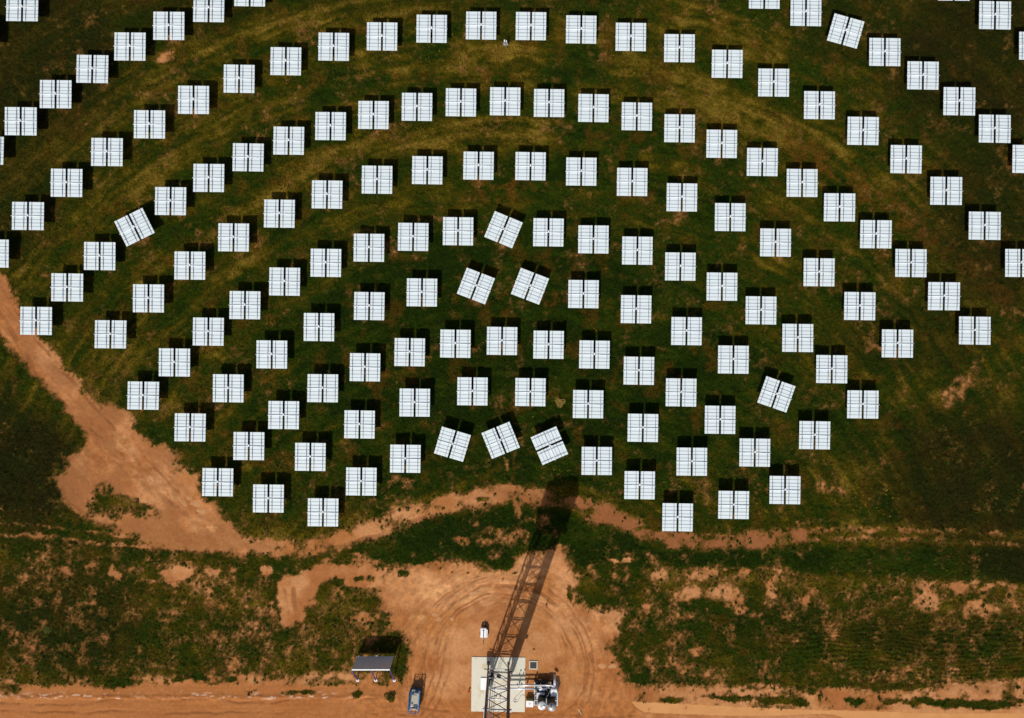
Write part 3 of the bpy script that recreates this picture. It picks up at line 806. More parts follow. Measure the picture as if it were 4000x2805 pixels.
def make_heliostat():
    root = bpy.data.objects.new('heliostat', None); COL.objects.link(root)
    MB().tube([(0, 0, -.4), (0, 0, PANEL_Z + .10)], .11, 12).lathe(0, 0, [(.30, -.3), (.30, .06), (.12, .08)], 16).build('pedestal', 'galv', root, smooth=True)
    MB().tube([(-PW / 2 - .11, 0, PANEL_Z + .09), (PW / 2 + .11, 0, PANEL_Z + .09)], .06, 12).build('torque_tube', 'tube', root, smooth=True)
    d = MB().box(0, .19, PANEL_Z + .14, .22, .22, .22).build('drive_unit', 'white', root, bevel=.02)
    MB().box(0, -.20, PANEL_Z + .02, .28, .26, .20).build('gearbox', 'dark', d, bevel=.02)
    for sx in (-1, 1):
        cx = sx * (GAP / 2 + HW / 2)
        p = MB().box(cx, 0, PANEL_Z, HW, PD, .035).build('mirror_panel', 'panel', root, bevel=.006)
        for fx in (-.31, .31):
            x = cx + fx * HW
            t = MB().box(x, 0, PANEL_Z + .0425, .056, PD - .06, .05)
            for sy in (-1, 1):
                t.bar((x, sy * (PD / 2 - .1), PANEL_Z + .07), (x, sy * .12, PANEL_Z + .27), .025, .025)
                t.bar((x, sy * PD * .25, PANEL_Z + .06), (x, sy * PD * .25, PANEL_Z + .16), .02, .02)
            t.build('truss', 'rib', p)
        for i in range(1, 8):
            if i == 4:
                continue
            y = PD * (i / 8 - .5)
            wdt = .058 if i in (2, 6) else .036
            MB().box(cx, y, PANEL_Z + .032, HW - .02, wdt, .028).build('cross_rib', 'rib', p)
    return root


def tree(o, parent=None):
    c = o.copy(); COL.objects.link(c)
    if parent is not None:
        c.parent = parent
    for ch in o.children:
        tree(ch, c)
    return c


proto = make_heliostat()
# arcs about the tower foot
TB = (1946.0, 2632.0)
ORD = ['first', 'second', 'third', 'fourth', 'fifth', 'sixth', 'seventh', 'eighth', 'ninth', 'tenth', 'eleventh', 'twelfth', 'thirteenth', 'fourteenth',
       'fifteenth', 'sixteenth', 'seventeenth', 'eighteenth', 'nineteenth', 'twentieth', 'twenty-first', 'twenty-second', 'twenty-third', 'twenty-fourth', 'twenty-fifth']
ARC_C = (1960.0, 2640.0)
polar = sorted((math.hypot(x - ARC_C[0], y - ARC_C[1]), x, y, a) for x, y, a in HEL)
POLAR = polar
arcs = []
for rec in polar:
    if arcs and rec[0] - arcs[-1][-1][0] < 42:
        arcs[-1].append(rec)
    else:
        arcs.append([rec])
ARCS = arcs
first = True
for ai, arc in enumerate(arcs):
    arc = sorted(arc, key=lambda r: r[1])
    vis = [r for r in arc if -50 < r[1] < 4050 and -50 < r[2]]
    arcname = 'innermost arc' if ai == 0 else 'outermost arc' if ai == len(arcs) - 1 else ORD[ai] + ' arc from the tower'
    for r in arc:
        _, x, y, a = r
        o = proto if first else tree(proto)
        first = False
        g = P(x, y, PANEL_Z)
        o.location = (g.x, g.y, 0)
        rr = random.Random(int(x * 7 + y * 3))
        o.rotation_euler = (R(rr.uniform(-.8, .8)), R(rr.uniform(-.6, .6)), R(a if a is not None else -.8 + rr.uniform(-.15, .15)))
        k = 1 + .055 * min(1, (g.x / 86) ** 2)
        o.scale = (k, 1.0, 1)
        k = vis.index(r) if r in vis else 0
        m_ = len(vis)
        if k < (m_ + 1) // 2:
            pos = ('first' if k == 0 else ORD[k]) + ' from the left end'
        else:
            pos = ('first' if k == m_ - 1 else ORD[m_ - 1 - k]) + ' from the right end'
        look = 'white heliostat' if a is None else ('heliostat turned anticlockwise,' if a > 0 else 'heliostat turned clockwise,')
        tag(o, f"{look} {pos} of the {arcname}", 'heliostat', 'heliostats standing in arcs round the tower')

# ------------------------------------------------------------------ concrete slab, grate
WROT = R(-.7)
c = P(1946.5, 2673)
slab = MB().box(0, 0, -.02, 9.42, 9.58, .24).build('concrete_slab', 'slab', None, bevel=.015, loc=(c.x, c.y, 0))
slab.rotation_euler.z = WROT
tag(slab, 'square pale concrete slab under the lattice tower', 'concrete slab')
SZ = .10
c = P(2083.3, 2597.6)
t = thing('drain_grate', (c.x, c.y, .02), WROT, 'square dark drain grate in a pale concrete frame beside the slab', 'drain')
fr = MB()
for sx, sy, wx, wy in ((0, .66, 1.5, .19), (0, -.66, 1.5, .19), (-.66, 0, .19, 1.13), (.66, 0, .19, 1.13)):
    fr.box(sx, sy, .0, wx, wy, .2)
fr.build('concrete_frame', 'concrete', t)
MB().box(0, 0, .0, 1.14, 1.14, .06).build('pit_floor', 'black', t)
gr = MB()
for i in range(11):
    gr.box(-.5 + i * .1, 0, .06, .022, 1.12, .05)
gr.build('grating', 'rust_dark', t)
c = P(1948.4, 2640)
tag(MB().lathe(0, 0, [(.38, .0), (.38, .035), (.33, .05)], 28).build('manhole_cover', 'black', None, loc=(c.x, c.y, SZ)), 'round black cover lying on the slab inside the tower', 'manhole cover')

# hose lying on the slab
pts6 = [(1190, 880), (1130, 945), (1080, 1000), (1020, 1050), (980, 1090), (960, 1150), (985, 1190), (1020, 1198), (1060, 1180), (1085, 1140), (1105, 1095), (1140, 1030), (1190, 1000), (1235, 1020), (1255, 1045)]
hp = []
for x, y in pts6:
    g = P(1860 + x / 6.57, 2560 + y / 6.57); hp.append((g.x, g.y, SZ + .025))
hose = MB().tube(hp, .022, 6)
g = P(1860 + 995 / 6.57, 2560 + 1150 / 6.57)
hose.tube([(g.x + .24 * math.cos(i * .42), g.y + .24 * math.sin(i * .42), SZ + .026 + i * .001) for i in range(32)], .022, 6)
tag(hose.build('hose', 'hose', None, smooth=True), 'thin brown hose looped on the pale slab', 'hose')

# ------------------------------------------------------------------ lattice tower
base = [P(1908.5, 2588), P(1986.3, 2592), P(1977.5, 2671), P(1911.0, 2667)]   # north-west, north-east, south-east, south-west foot
base[2] = P(1985.0, 2671.0); base[3] = P(1908.0, 2667.0)
cen = sum(base, Vector()) / 4
tower = thing('lattice_tower', (cen.x, cen.y, 0), 0, 'tall brown steel lattice tower standing on the concrete slab', 'tower')
lb = [b - cen for b in base]
TH = 33.0


def leg_at(i, z):
    k = 1 - .0030 * z
    return Vector((lb[i].x * k, lb[i].y * k, z))


for i in range(4):
    lg = MB().tube([leg_at(i, SZ), leg_at(i, TH)], .14, 10).build('leg', 'rust', tower, smooth=True)
    MB().box(lb[i].x, lb[i].y, SZ + .04, .45, .45, .08).build('base_plate', 'rust', lg)
levels = [2.3 + 3.4 * k for k in range(9)]
for z in levels:
    r_ = MB()
    for i in range(4):
        r_.tube([leg_at(i, z), leg_at((i + 1) % 4, z)], .115 if i == 2 else .07, 8)
    r_.build('ring_brace', 'white' if z < 18 else 'rust', tower, smooth=True)
zs = [SZ + .2] + levels
for bi in range(len(zs) - 1):
    for i in (0, 2, 3):
        j = (i + 1) % 4
        if bi == 0 and i != 2:
            continue
        MB().tube([leg_at(i, zs[bi]), leg_at(j, zs[bi + 1])], .065, 6).build('diagonal_brace', 'rust_dark', tower)
        if bi > 5:
            MB().tube([leg_at(j, zs[bi]), leg_at(i, zs[bi + 1])], .055, 6).build('diagonal_brace', 'rust_dark', tower)
# riser pipes that close the east face
e0, e1 = lb[1], lb[2]
for k in range(6):
    t_ = (k + .55) / 6.1
    x = e0.x + (e1.x - e0.x) * t_ + .10; y = e0.y + (e1.y - e0.y) * t_
    z0 = 1.3 if k in (3, 4) else 2.4
    MB().tube([(x, y, z0), (x - .12, y * .93, 31.8)], .25 if k % 2 else .21, 10).build('riser_pipe', 'rust', tower, smooth=True)
# elbows where the two mains enter the tower
# ladder and cable tray on the west face
lw = MB()
for dx in (0, .42):
    lw.tube([(lb[3].x + .75 + dx, lb[3].y + .2, .6), (lb[3].x * .92 + .72 + dx, lb[3].y * .9 + .2, 34)], .035, 6)
for z in np.arange(.9, 33, .4):
    k = z / 34
    x0 = lb[3].x * (1 - .08 * k) + .74; y0 = lb[3].y * (1 - .1 * k) + .2
    lw.tube([(x0, y0, z), (x0 + .42, y0, z)], .018, 5)
lw.build('ladder', 'galv', tower)
tr = MB().bar((lb[3].x - .30, lb[3].y + .05, 1.5), (lb[3].x * .9 - .34, lb[3].y * .9, 31.5), .26, .06)
for z in np.arange(1.6, 31.4, .3):
    k = (z - 1.5) / 30
    tr.box(lb[3].x * (1 - .1 * k) - .30 - .04 * k, lb[3].y * (1 - .1 * k) + .05 * (1 - k) + .15, z, .26, .22, .03)
tr.build('cable_tray', 'white', tower)
MB().tube([(lb[3].x + .45, lb[3].y + .9, .3), (lb[3].x * .9 + .45, lb[3].y * .9 + .9, 31.5)], .10, 8).build('conduit', 'white', tower, smooth=True)
MB().tube([(lb[2].x * .1, lb[2].y + .02, 9.1), (lb[2].x * .1, lb[2].y * .9, 34)], .06, 8).build('conduit', 'white', tower, smooth=True)
# receiver house at the head
head = MB().box(0, 0, 33.9, 4.8, 3.6, 4.6).build('receiver_house', 'galv', tower, bevel=.05)
MB().box(0, 2.10, 33.4, 3.2, .2, 3.2).build('receiver_aperture', 'dark', head)
MB().box(0.4, 0, 36.8, 4.2, 3.0, 1.2).build('roof_unit', 'white', head)
rl = MB()
for a, b_ in (((-2.6, -2.3), (2.6, -2.3)), ((2.6, -2.3), (2.6, 2.3)), ((2.6, 2.3), (-2.6, 2.3)), ((-2.6, 2.3), (-2.6, -2.3))):
    for z in (30.9, 31.4):
        rl.tube([(a[0], a[1], z), (b_[0], b_[1], z)], .03, 5)
rl.build('railing', 'galv', head)
MB().box(0, 0, 30.3, 5.3, 4.7, .12).build('platform', 'rust_dark', tower)
# brackets low on the legs
for i, dxx, z in ((0, -.45, 2.6), (1, -.4, 2.6), (1, .5, 3.2)):
    p = leg_at(i, z)
    MB().tube([p, p + Vector((dxx * 1.5, .05, 0))], .09, 8).build('stub_pipe', 'rust_dark', tower)
p = leg_at(3, 9.3)
MB().box(p.x - .5, p.y, p.z, .35, .3, .4).build('junction_box', 'galv', tower)
p = leg_at(2, 9.3)
MB().box(p.x + .45, p.y, p.z, .4, .35, .5).build('junction_box', 'galv', tower)

# cabinet bracketed to the west side of the tower
g = P(1889.5, 2671.5, 3.5) - Vector((cen.x, cen.y, 0))
cabn = MB().box(g.x, g.y, 3.3, 1.10, 2.08, .40).build('cabinet', 'white', tower, bevel=.03)
MB().box(g.x, g.y, 3.07, 1.0, 1.9, .06).build('bracket', 'rust_dark', cabn)
MB().box(g.x + .62, g.y + .4, 3.3, .40, .6, .36).build('junction_unit', 'tank', cabn, bevel=.03)
MB().box(g.x, g.y + 1.055, 3.3, .8, .03, .28).build('cabinet_door', 'navy', cabn)
# fan and blower inside the tower foot
c = P(1914, 2660, 1.0)
t = thing('blower', (c.x, c.y, SZ), WROT, 'dark blower with grey duct inside the west side of the tower foot', 'blower')
MB().tube([(0, -.9, .55), (0, .75, .55)], .42, 18).build('casing', 'teal', t, smooth=True)
MB().tube([(-.05, .75, .6), (-.05, 1.5, 1.0), (-.05, 1.75, 1.7)], .2, 12).build('duct', 'silver', t, smooth=True)
MB().box(.25, -.2, .4, .5, 1.0, .8).build('motor', 'dark', t, bevel=.04)
MB().box(0, 0, .08, 1.0, 2.2, .12).build('base_frame', 'dark', t)
MB().tube([(.05, -1.3, .7), (.05, -.9, .7)], .3, 14).build('intake', 'silver', t, smooth=True)
# small anchor bolts group / valve pots on the slab
for (x6, y6, lab) in ((512, 1035, 'small dark floor valve on the slab, left of its twin'), (617, 1035, 'small dark floor valve on the slab with red pipe beside it')):
    c = P(1860 + x6 / 6.57, 2560 + y6 / 6.57)
    t = thing('floor_valve', (c.x, c.y, SZ), 0, lab, 'valve', 'floor valves on the slab')
    MB().lathe(0, 0, [(.12, 0), (.12, .12), (.05, .14), (.05, .26)], 12).build('valve_body', 'dark', t)
    MB().box(0, 0, .28, .26, .05, .04, .6).build('handle', 'red' if x6 > 600 else 'dark', t)
c0 = P(1860 + 617 / 6.57, 2560 + 1060 / 6.57); c1 = P(1860 + 612 / 6.57, 2560 + 1300 / 6.57)
tag(MB().tube([(c0.x, c0.y, SZ + .03), (c1.x, c1.y, SZ + .03)], .025, 6).build('red_pipe', 'red', None), 'thin red pipe lying on the slab inside the tower', 'pipe')

# ------------------------------------------------------------------ insulated mains from the skid to the tower
for i, (y2, lab) in enumerate(((745, 'northern of the two bright insulated pipes between tower and skid'), (845, 'southern of the two bright insulated pipes between tower and skid'))):
    z = 1.35 - .1 * i
    a = P(1986, 2580 + y2 / 7.667 - .3, z); b_ = P(2040 + (830 if i == 0 else 420) / 7.667, 2580 + y2 / 7.667, z)
    t = thing('insulated_pipe', (a.x, a.y, 0), 0, lab, 'pipe', 'insulated mains beside the tower')
    L = (b_ - a).length
    MB().tube([(0, 0, z), (L, b_.y - a.y, z)], .15, 14).build('pipe_run', 'silver', t, smooth=True)
    for fx in (.35, .62) if i == 0 else (.5,):
        sp = MB()
        sp.bar((L * fx * .75, -.0, 0), (L * fx * .75, 0, z - .14), .1, .1)
        sp.box(L * fx * .75, 0, .02, .3, .3, .05)
        sp.build('pipe_support', 'dark', t)
    for xx in (.05, L * .97):
        MB().tube([(xx - .05, 0, z), (xx + .05, 0, z)], .22, 14).build('flange', 'dark', t)
    if i == 0:
        for xx, yy in ((1.55, .28), (2.25, .42)):
            n_ = MB().tube([(xx, .05, z - .1), (xx, yy, z + .05), (xx + .08, yy + .1, z + .6)], .11, 12).build('branch_pipe', 'silver', t, smooth=True)
            MB().tube([(xx + .08, yy + .1, z + .58), (xx + .085, yy + .11, z + .68)], .13, 12).build('cap', 'rust_dark', n_)

# ------------------------------------------------------------------ process skid and tanks
c = P(2132, 2705)
skid = thing('process_skid', (c.x, c.y, 0), WROT, 'process skid crowded with pipes, pumps and a white cabinet east of the slab', 'skid')


def sk(x7, y7, z):
    g = P(2040 + x7 / 7.667, 2580 + y7 / 7.667, z)
    v = Matrix.Rotation(-WROT, 3, 'Z') @ (g - Vector((c.x, c.y, 0)))
    return v


fr = MB()
a = sk(370, 620, .1); b_ = sk(1050, 1350, .1)
for x in (a.x, b_.x):
    fr.bar((x, a.y, .12), (x, b_.y, .12), .2, .22)
for k in range(6):
    y = a.y + (b_.y - a.y) * (.02 + .96 * k / 5)
    fr.bar((a.x, y, .11), (b_.x, y, .11), .16, .18)
fr.build('base_frame', 'tank', skid)
MB().box((a.x + b_.x) / 2, (a.y + b_.y) / 2, .06, abs(b_.x - a.x) - .25, abs(b_.y - a.y) - .2, .06).build('floor_plate', 'dark', skid)
p = sk(450, 660, .8); q = sk(930, 660, .8)
v = MB().tube([p, q], .42, 20).build('vessel', 'black', skid, smooth=True)
for fx in (.2, .55, .85):
    w = p.lerp(q, fx)
    MB().tube([w + Vector((0, 0, .35)), w + Vector((0, 0, .62))], .06, 8).build('nozzle', 'silver', v)
p = sk(440, 745, 1.45); q = sk(860, 745, 1.45)
MB().tube([p, q, q + Vector((.35, -.1, 0)), q + Vector((.45, -.5, -.1))], .15, 14).build('header_pipe', 'silver', skid, smooth=True)
p = sk(440, 790, 1.2)
MB().tube([p, p + Vector((.65, -.0, 0)), p + Vector((.8, -.12, 0)), p + Vector((.82, -.5, -.1))], .10, 12).build('header_pipe', 'silver', skid, smooth=True)
for x7, y0, y1, r_, z in ((740, 780, 900, .10, 1.1), (800, 780, 850, .08, 1.0), (595, 840, 900, .09, 1.0)):
    MB().tube([sk(x7, y0, z), sk(x7, y1, z - .1)], r_, 12).build('branch_pipe', 'silver', skid, smooth=True)
for x7, y7, w, d, h_, mt in ((595, 870, .95, .36, 1.25, 'white'), (590, 950, .95, .5, .9, 'navy'), (590, 1005, .95, .34, 1.2, 'white'), (740, 970, 1.1, 1.0, .8, 'dark'), (700, 850, .5, .3, 1.0, 'silver')):
    g = sk(x7, y7, h_)
    MB().box(g.x, g.y, h_ / 2 + .1, w, d, h_ - .1).build('pump_unit', mt, skid, bevel=.04)
g = sk(490, 850, .9)
MB().lathe(g.x, g.y, [(.3, .1), (.3, .8), (.2, .92)], 18).build('motor', 'teal', skid, smooth=True)
g = sk(470, 1065, .9)
MB().box(g.x, g.y, .5, .52, 1.15, .8).build('meter_box', 'tank', skid, bevel=.03)
g = sk(947, 960, 1.75)
cb = MB().box(g.x, g.y, .95, 1.06, 1.16, 1.6).build('cabinet', 'white', skid, bevel=.03)
MB().box(g.x, g.y - .1, 1.79, 1.1, 1.1, .06).build('cabinet_roof', 'white', cb, bevel=.02)
MB().box(g.x - .56, g.y, .9, .03, .95, 1.3).build('cabinet_door', 'navy', cb)
p = sk(975, 360, .5); q = sk(975, 800, 2.1)
st = MB().tube([p, p.lerp(q, .3)], .17, 16).build('exhaust_stack', 'rust', skid, smooth=True)
MB().tube([p.lerp(q, .14), q.lerp(p, .12)], .21, 16).build('stack_jacket', 'silver', st, smooth=True)
MB().tube([q.lerp(p, .14), q], .15, 16, .05).build('stack_cap', 'silver', st, smooth=True)
pp = sk(815, 660, 1.0)
for dx, dy, mt in ((0, 0, 'red'), (.15, .12, 'mesh'), (-.2, .1, 'rust')):
    MB().lathe(pp.x + dx, pp.y + dy, [(.13, .9), (.13, 1.35), (.05, 1.42)], 10).build('valve', mt, skid)
for x7, y7 in ((395, 650), (420, 780), (420, 860)):
    g = sk(x7, y7, 1.2)
    MB().lathe(g.x, g.y, [(.16, .2), (.16, 1.2), (.1, 1.45)], 12).build('valve', 'dark', skid)
for x7, y0, y1 in ((590, 1040, 1200), (540, 930, 1250), (722, 1080, 1290), (450, 1170, 1310)):
    MB().tube([sk(x7, y0, .6), sk(x7, y1, .5)], .05, 8).build('small_pipe', 'silver', skid)

for x7, y7, r7, zt, dome, lab in ((595, 1360, 135, 2.9, .12, 'flat topped grey tank with a small hatch, left of the domed one'), (888, 1400, 130, 3.1, .42, 'domed grey tank with dark brown sides beside the flat topped one')):
    g = P(2040 + x7 / 7.667, 2580 + y7 / 7.667, zt)
    r_ = r7 / 7.667 * (H - zt) / F
    t = thing('storage_tank', (g.x, g.y, 0), 0, lab, 'tank', 'storage tanks beside the skid')
    MB().lathe(0, 0, [(r_ * .97, -.05), (r_ * .97, zt - .15)], 36).build('tank_shell', 'tankside', t, smooth=True)
    prof = [(r_, zt - .15), (r_, zt - .02)]
    for k in range(1, 9):
        an = k / 8 * math.pi / 2
        prof.append((max(r_ * math.cos(an), .02), zt - .02 + dome * math.sin(an)))
    top = MB().lathe(0, 0, prof, 36).build('tank_roof', 'tank', t, smooth=dome > .2)
    if dome < .2:
        MB().lathe(.26, -.12, [(.26, zt + .02), (.26, zt + .17), (.2, zt + .2)], 20).build('hatch', 'silver', top, smooth=True)
        MB().lathe(-.2, -.1, [(.06, zt), (.06, zt + .25)], 8).build('vent_pipe', 'dark', top)
    else:
        MB().box(-.18, .32, zt + .40, .22, .30, .16).build('lifting_lug', 'dark', top)
        MB().lathe(.3, -.05, [(.04, zt + .3), (.04, zt + .46)], 8).build('vent_pipe', 'dark', top)

# crate with mesh sides
c = P(2069, 2750, 1.1)
t = thing('caged_container', (c.x, c.y, 0), R(-2), 'white topped container with greenish mesh sides between slab and skid', 'container')
MB().box(0, 0, .07, 1.3, 1.15, .13).build('pallet', 'wood', t)
MB().box(0, 0, .6, 1.2, 1.02, .9).build('inner_tank', 'mesh', t, bevel=.08)
cg = MB()
for k in range(7):
    x = -.62 + k * 1.24 / 6
    for y in (-.54, .54):
        cg.tube([(x, y, .12), (x, y, 1.08)], .018, 5)
for k in range(6):
    y = -.54 + k * 1.08 / 5
    for x in (-.62, .62):
        cg.tube([(x, y, .12), (x, y, 1.08)], .018, 5)
for z in (.15, .45, .75, 1.05):
    for s in (-1, 1):
        cg.tube([(-.62, s * .54, z), (.62, s * .54, z)], .018, 5); cg.tube([(s * .62, -.54, z), (s * .62, .54, z)], .018, 5)
cg.build('cage', 'mesh', t)
for x in (-.43, 0, .43):
    MB().box(x, 0, 1.11, .42, 1.1, .05).build('lid_panel', 'white', t, bevel=.01)
MB().lathe(0, .02, [(.09, 1.13), (.09, 1.2)], 12).build('filler_cap', 'red', t)

# ------------------------------------------------------------------ target board on struts
c = P(1468.5, 2569)
t = thing('target_board', (c.x, c.y, 0), 0, 'large grey board on navy struts standing in the weeds west of the yard', 'board')
bw = 143 * GP; zb, zt = .50, 4.30
bd = MB()
yb, yt = .45, -.08
n = len(bd.v)
for x in (-bw / 2, bw / 2):
    for y, z in ((yb, zb), (yb - .1, zb), (yt - .1, zt), (yt, zt)):
        bd.v.append((x, y, z))
bd.f += [(0, 3, 2, 1), (4, 5, 6, 7), (0, 4, 7, 3), (1, 2, 6, 5), (3, 7, 6, 2), (0, 1, 5, 4)]
bd.build('board_face', 'board', t)
for s in (-1, 1):
    MB().box(s * bw / 4, yt - .06, zt + .06, bw / 2 - .05, .20, .12).build('top_rail', 'white', t, bevel=.01)
for x in (-bw / 2 + .04, 0, bw / 2 - .04):
    MB().bar((x, yb - .24, .1), (x, yt - .2, zt), .14, .14).build('post', 'navy', t)
for z in (1.2, 2.8):
    MB().bar((-bw / 2, yb - .15 - z * .13, z), (bw / 2, yb - .15 - z * .13, z), .06, .1).build('cross_rail', 'navy', t)
for sx, sy in ((1397, 2656.7), (1467.9, 2657), (1540.5, 2657)):
    g = P(sx, sy) - Vector((c.x, c.y, 0))
    MB().bar((g.x, g.y, .12), (g.x, yt - .2, zt - .1), .15, .15).build('strut', 'navy', t)
    MB().lathe(g.x, g.y, [(.27, -.2), (.27, .10), (.25, .13)], 24).build('footing', 'white', t)
for sx, sy in ((1398.5, 2566.4), (1470.7, 2565.5), (1541.6, 2567.5)):
    g = P(sx, sy) - Vector((c.x, c.y, 0))
    MB().lathe(g.x, g.y + .05, [(.27, -.2), (.27, .10), (.25, .13)], 24).build('footing', 'white', t)

# ------------------------------------------------------------------ scissor lift
c = P(1623.5, 2721)
t = thing('scissor_lift', (c.x, c.y, 0), R(-5.2), 'blue scissor lift with a dusty railed platform parked on the dirt', 'lift')
MB().box(0, 0, .55, 1.5, 3.5, .4).build('chassis', 'blue', t, bevel=.05)
MB().box(0, 1.62, .62, 1.7, .28, .5).build('bumper', 'blue', t, bevel=.05)
for sx in (-1, 1):
    for sy in (-1, 1):
        w = MB().tube([(sx * .68, sy * 1.2, .42), (sx * .96, sy * 1.2, .42)], .42, 22).build('wheel', 'black', t, smooth=True)
        MB().tube([(sx * .95, sy * 1.2, .42), (sx * .975, sy * 1.2, .42)], .2, 14).build('rim', 'tank', w)
MB().box(-.82, .1, .55, .2, 1.3, .5).build('engine_box', 'blue', t, bevel=.04)
MB().box(.82, -.0, .55, .2, 1.3, .5).build('battery_box', 'blue', t, bevel=.04)
for sx in (-.45, .45):
    for (y0, y1) in ((-1.4, 1.4), (1.4, -1.4)):
        MB().bar((sx, y0, .78), (sx, y1, 1.12), .09, .12).build('scissor_arm', 'dark', t)
DZ = 1.30
pf = MB().box(0, 0, DZ - .06, 1.86, 3.6, .10).build('platform', 'deck', t, bevel=.01)
MB().box(0.02, .15, DZ + .012, 1.16, 2.1, .02).build('extension_deck', 'deck', pf)
for sx in (-1, 1):
    MB().box(sx * .76, -.0, DZ + .09, .30, 3.5, .18).build('side_beam', 'blue', pf, bevel=.02)
rl = {}
def rail(pts, name='guard_rail', r_=.05):
    MB().tube(pts, r_, 6).build(name, 'blue', pf, smooth=True)
for z in (DZ + .55, DZ + 1.05):
    for sx in (-1, 1):
        rail([(sx * .91, -1.78, z), (sx * .91, 1.78, z)])
    for sy in (-1, 1):
        rail([(-.91, sy * 1.78, z), (.91, sy * 1.78, z)])
for sx in (-1, 1):
    for y in (-1.78, -.9, 0, .9, 1.78):
        rail([(sx * .91, y, DZ), (sx * .91, y, DZ + 1.05)], 'rail_post')
for sy in (-1, 1):
    for x in (-.36, .36):
        rail([(x, sy * 1.78, DZ), (x, sy * 1.78, DZ + 1.05)], 'rail_post')
MB().box(.2, 1.45, DZ + .35, .7, .28, .5).build('tool_tray', 'deck', pf, bevel=.03)
MB().box(-.1, 1.1, DZ + .2, .9, .14, .3).build('toe_board', 'dark', pf)
MB().box(.28, -.95, DZ + .06, .62, .42, .10).build('floor_mat', 'dark', pf)
MB().box(-.38, -.95, DZ + .06, .45, .40, .09).build('hatch', 'tank', pf)
MB().box(-.35, -.55, DZ + .06, .26, .26, .10).build('pedal_box', 'dark', pf)
MB().box(0, -1.42, DZ + .12, 1.3, .1, .2).build('toe_board', 'white', pf)
MB().box(.1, -1.62, DZ + .1, .8, .16, .1).build('warning_strip', 'amber', pf)
MB().lathe(-.62, -1.58, [(.10, DZ), (.10, DZ + .35), (.03, DZ + .42)], 10).build('control_box', 'white', pf)

# ------------------------------------------------------------------ mast trailer
c = P(1891, 2471)
t = thing('mast_trailer', (c.x, c.y, 0), R(-1.5), 'small white trailer with a folded mast on the bare yard', 'trailer')
MB().box(-.1, .30, .62, 1.02, 1.62, .72).build('body', 'white', t, bevel=.05)
MB().box(.38, .16, .55, .52, 1.38, .58).build('side_locker', 'white', t, bevel=.03)
MB().box(.36, .95, .50, .50, .2, .3).build('step_box', 'dark', t, bevel=.02)
for sx in (-1, 1):
    MB().tube([(sx * .56, -.1, .3), (sx * .72, -.1, .3)], .3, 18).build('wheel', 'black', t, smooth=True)
MB().bar((-.35, 1.1, .4), (.0, 1.7, .4), .08, .1).bar((.32, 1.1, .4), (.0, 1.7, .4), .08, .1).bar((0, 1.55, .4), (0, 1.85, .42), .12, .12).build('drawbar', 'dark', t)
MB().box(.2, 1.2, .5, .3, .2, .3).build('winch', 'dark', t, bevel=.03)
mm = MB().tube([(-.08, .95, 1.06), (-.02, -1.75, 1.02)], .055, 8).build('mast', 'olive', t, smooth=True)
MB().bar((-.05, -1.6, 1.0), (-.05, -1.6, .15), .06, .06).build('mast_rest', 'olive', mm)
for yy in (-.72, .72):
    MB().box(-.1, yy, 1.0, .5, .05, .06).build('roof_strap', 'tank', t)

# ------------------------------------------------------------------ small items
c = P(2134.5, 2361)
t = thing('marker_post', (c.x, c.y, 0), 0, 'thin red post in a round grey collar on the yard', 'post')
MB().lathe(0, 0, [(.19, -.1), (.19, .05), (.17, .07)], 20).build('collar', 'stone', t)
MB().tube([(.02, .05, -.1), (.03, -.10, 1.25)], .065, 8).build('rod', 'red', t, smooth=True)
c = P(1832, 2697)
t = thing('standpipe', (c.x, c.y, 0), 0, 'small red standpipe just west of the concrete slab', 'standpipe')
MB().lathe(0, 0, [(.10, -.1), (.10, .5), (.14, .52), (.14, .62), (.04, .7)], 12).build('pipe', 'red', t)
MB().tube([(-.18, -.02, .45), (.18, -.02, .45)], .05, 8).build('outlet', 'dark', t)
MB().lathe(-.04, -.22, [(.1, -.05), (.09, .05)], 10).build('valve_cover', 'rust', t)
c = P(1975, 183)
t = thing('instrument_post', (c.x, c.y, 0), 0, 'grey post carrying small white cabinets between two heliostats', 'instrument post')
MB().tube([(0, 0, -.3), (0, 0, 1.9)], .05, 8).build('post', 'galv', t)
MB().box(0, -.1, 1.05, .75, .08, .08).build('cross_arm', 'galv', t)
for x, w in ((-.24, .28), (.26, .22)):
    MB().box(x, .02, 1.0, w, .22, .7).build('cabinet', 'tank', t, bevel=.015)
for x, w, z in ((-.16, .22, 2.0), (.16, .14, 1.8)):
    MB().box(x, .12, z, w, .36, .12).build('sensor_box', 'white', t, bevel=.02)


def stone(name, sx, sy, r_, mat, label, cat):
    c = P(sx, sy)
    bm = bmesh.new()
    bmesh.ops.create_icosphere(bm, subdivisions=3, radius=r_)
    for v in bm.verts:
        k = 1 + .35 * math.sin(v.co.x * 9 + 1.3 / r_) * math.cos(v.co.y * 11) + random.uniform(-.05, .05)
        v.co = Vector((v.co.x * k * 1.1, v.co.y * k * .85, v.co.z * k * .6 + r_ * .3))
    me = bpy.data.meshes.new(name); bm.to_mesh(me); bm.free()
    me.materials.append(M[mat])
    o = bpy.data.objects.new(name, me); COL.objects.link(o); o.location = (c.x, c.y, 0)
    return tag(o, label, cat)


stone('rock', 2085, 2536.6, .17, 'stone', 'small brown rock on the yard above the drain grate', 'rock')
a = P(2259, 2768); b_ = P(2271, 2790)
tag(MB().bar((a.x, a.y, .05), (b_.x, b_.y, .05), .16, .07).build('plank', 'wood', None, bevel=.01), 'short pale plank lying on the dirt by the road', 'plank')


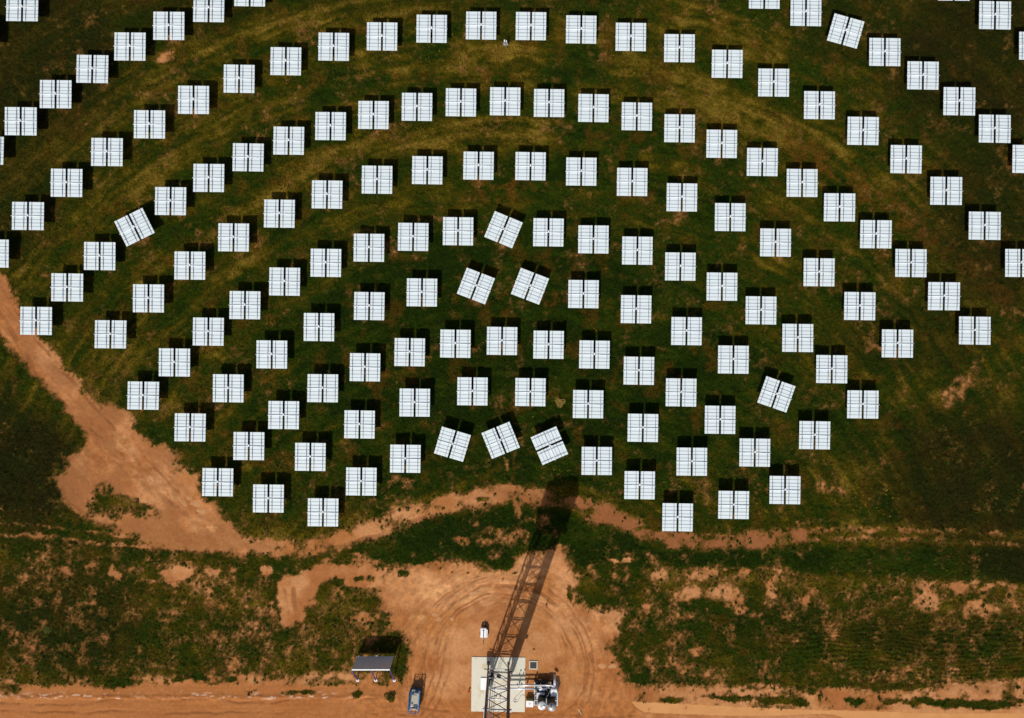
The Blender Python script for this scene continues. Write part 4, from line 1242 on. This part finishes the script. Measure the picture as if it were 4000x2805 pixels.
def bush(sx, sy, r_, hue, label):
    c = P(sx, sy)
    t = thing('bush', (c.x, c.y, 0), 0, label, 'bush')
    rr = random.Random(int(sx))
    mb = MB()
    for k in range(520):
        a = rr.uniform(0, 6.28); q = rr.random() ** .6 * r_ * (1 + .3 * math.sin(3 * a + sx)); z = rr.uniform(.05, .8) * r_ * (1.15 - q / r_ / 1.4)
        p = Vector((math.cos(a) * q, math.sin(a) * q, z))
        d = Vector((math.cos(a + rr.uniform(-.6, .6)), math.sin(a + rr.uniform(-.6, .6)), rr.uniform(-.2, .6))) * r_ * .2
        s_ = d.cross(Vector((rr.uniform(-.3, .3), rr.uniform(-.3, .3), 1))).normalized() * r_ * .05
        b0 = len(mb.v)
        mb.v += [tuple(p), tuple(p + d * .5 + s_), tuple(p + d), tuple(p + d * .5 - s_)]
        mb.f.append((b0, b0 + 1, b0 + 2, b0 + 3))
    mb.build('foliage', hue, t)
    st = MB()
    for k in range(6):
        a = k * 1.05
        st.tube([(0, 0, -.1), (math.cos(a) * r_ * .5, math.sin(a) * r_ * .5, r_ * .6)], .02, 5)
    st.build('stem', 'wood', t)


def leafy(*a):
    m = paint(*a)
    m.node_tree.nodes['Principled BSDF'].inputs['Specular IOR Level'].default_value = .03
    return m


M['dryleaf'] = leafy('straw_leaf', (.36, .24, .06), .8, 0, .5, 4)
M['greenleaf'] = leafy('grey_green_leaf', (.085, .105, .018), .8, 0, .5, 4)
M['freshleaf'] = leafy('fresh_leaf', (.035, .050, .004), .8, 0, .6, 4)
bush(2187, 1572, .75, 'dryleaf', 'pale straw coloured bush in the grass south of two heliostats')
bush(189, 2459, .75, 'greenleaf', 'pale green bush alone in the dark meadow at the lower left')
bush(1526, 2720, .85, 'freshleaf', 'round green bush on the dirt below the grey board')

# ------------------------------------------------------------------ light, camera
w = bpy.data.worlds.new('World'); scene.world = w; w.use_nodes = True
nt = w.node_tree
sky = nt.nodes.new('ShaderNodeTexSky'); sky.sky_type = 'NISHITA'; sky.sun_disc = False
sky.sun_elevation = SUN_EL
sky.dust_density = 3.0
sky.sun_rotation = math.atan2(-SUN_DIR.x, -SUN_DIR.y)
bg = nt.nodes['Background']; bg.inputs['Strength'].default_value = 0.07
nt.links.new(sky.outputs['Color'], bg.inputs['Color'])
sl = bpy.data.lights.new('sun', 'SUN'); sl.energy = 3.55; sl.angle = R(.5); sl.color = (1, .955, .89)
so = bpy.data.objects.new('sun', sl); COL.objects.link(so)
so.rotation_euler = SUN_DIR.to_track_quat('-Z', 'Y').to_euler(); so.location = (0, -40, 150)

cam = bpy.data.cameras.new('camera'); cam.sensor_width = 36.0; cam.lens = 36.0 * F / 4000.0
cam.clip_end = 6000
co = bpy.data.objects.new('camera', cam); COL.objects.link(co)
co.location = (0, 0, H); co.rotation_euler = (0, 0, 0)
scene.camera = co
scene.view_settings.view_transform = 'Standard'
scene.view_settings.look = 'None'
scene.view_settings.exposure = 0.0
scene.view_settings.gamma = 1.0
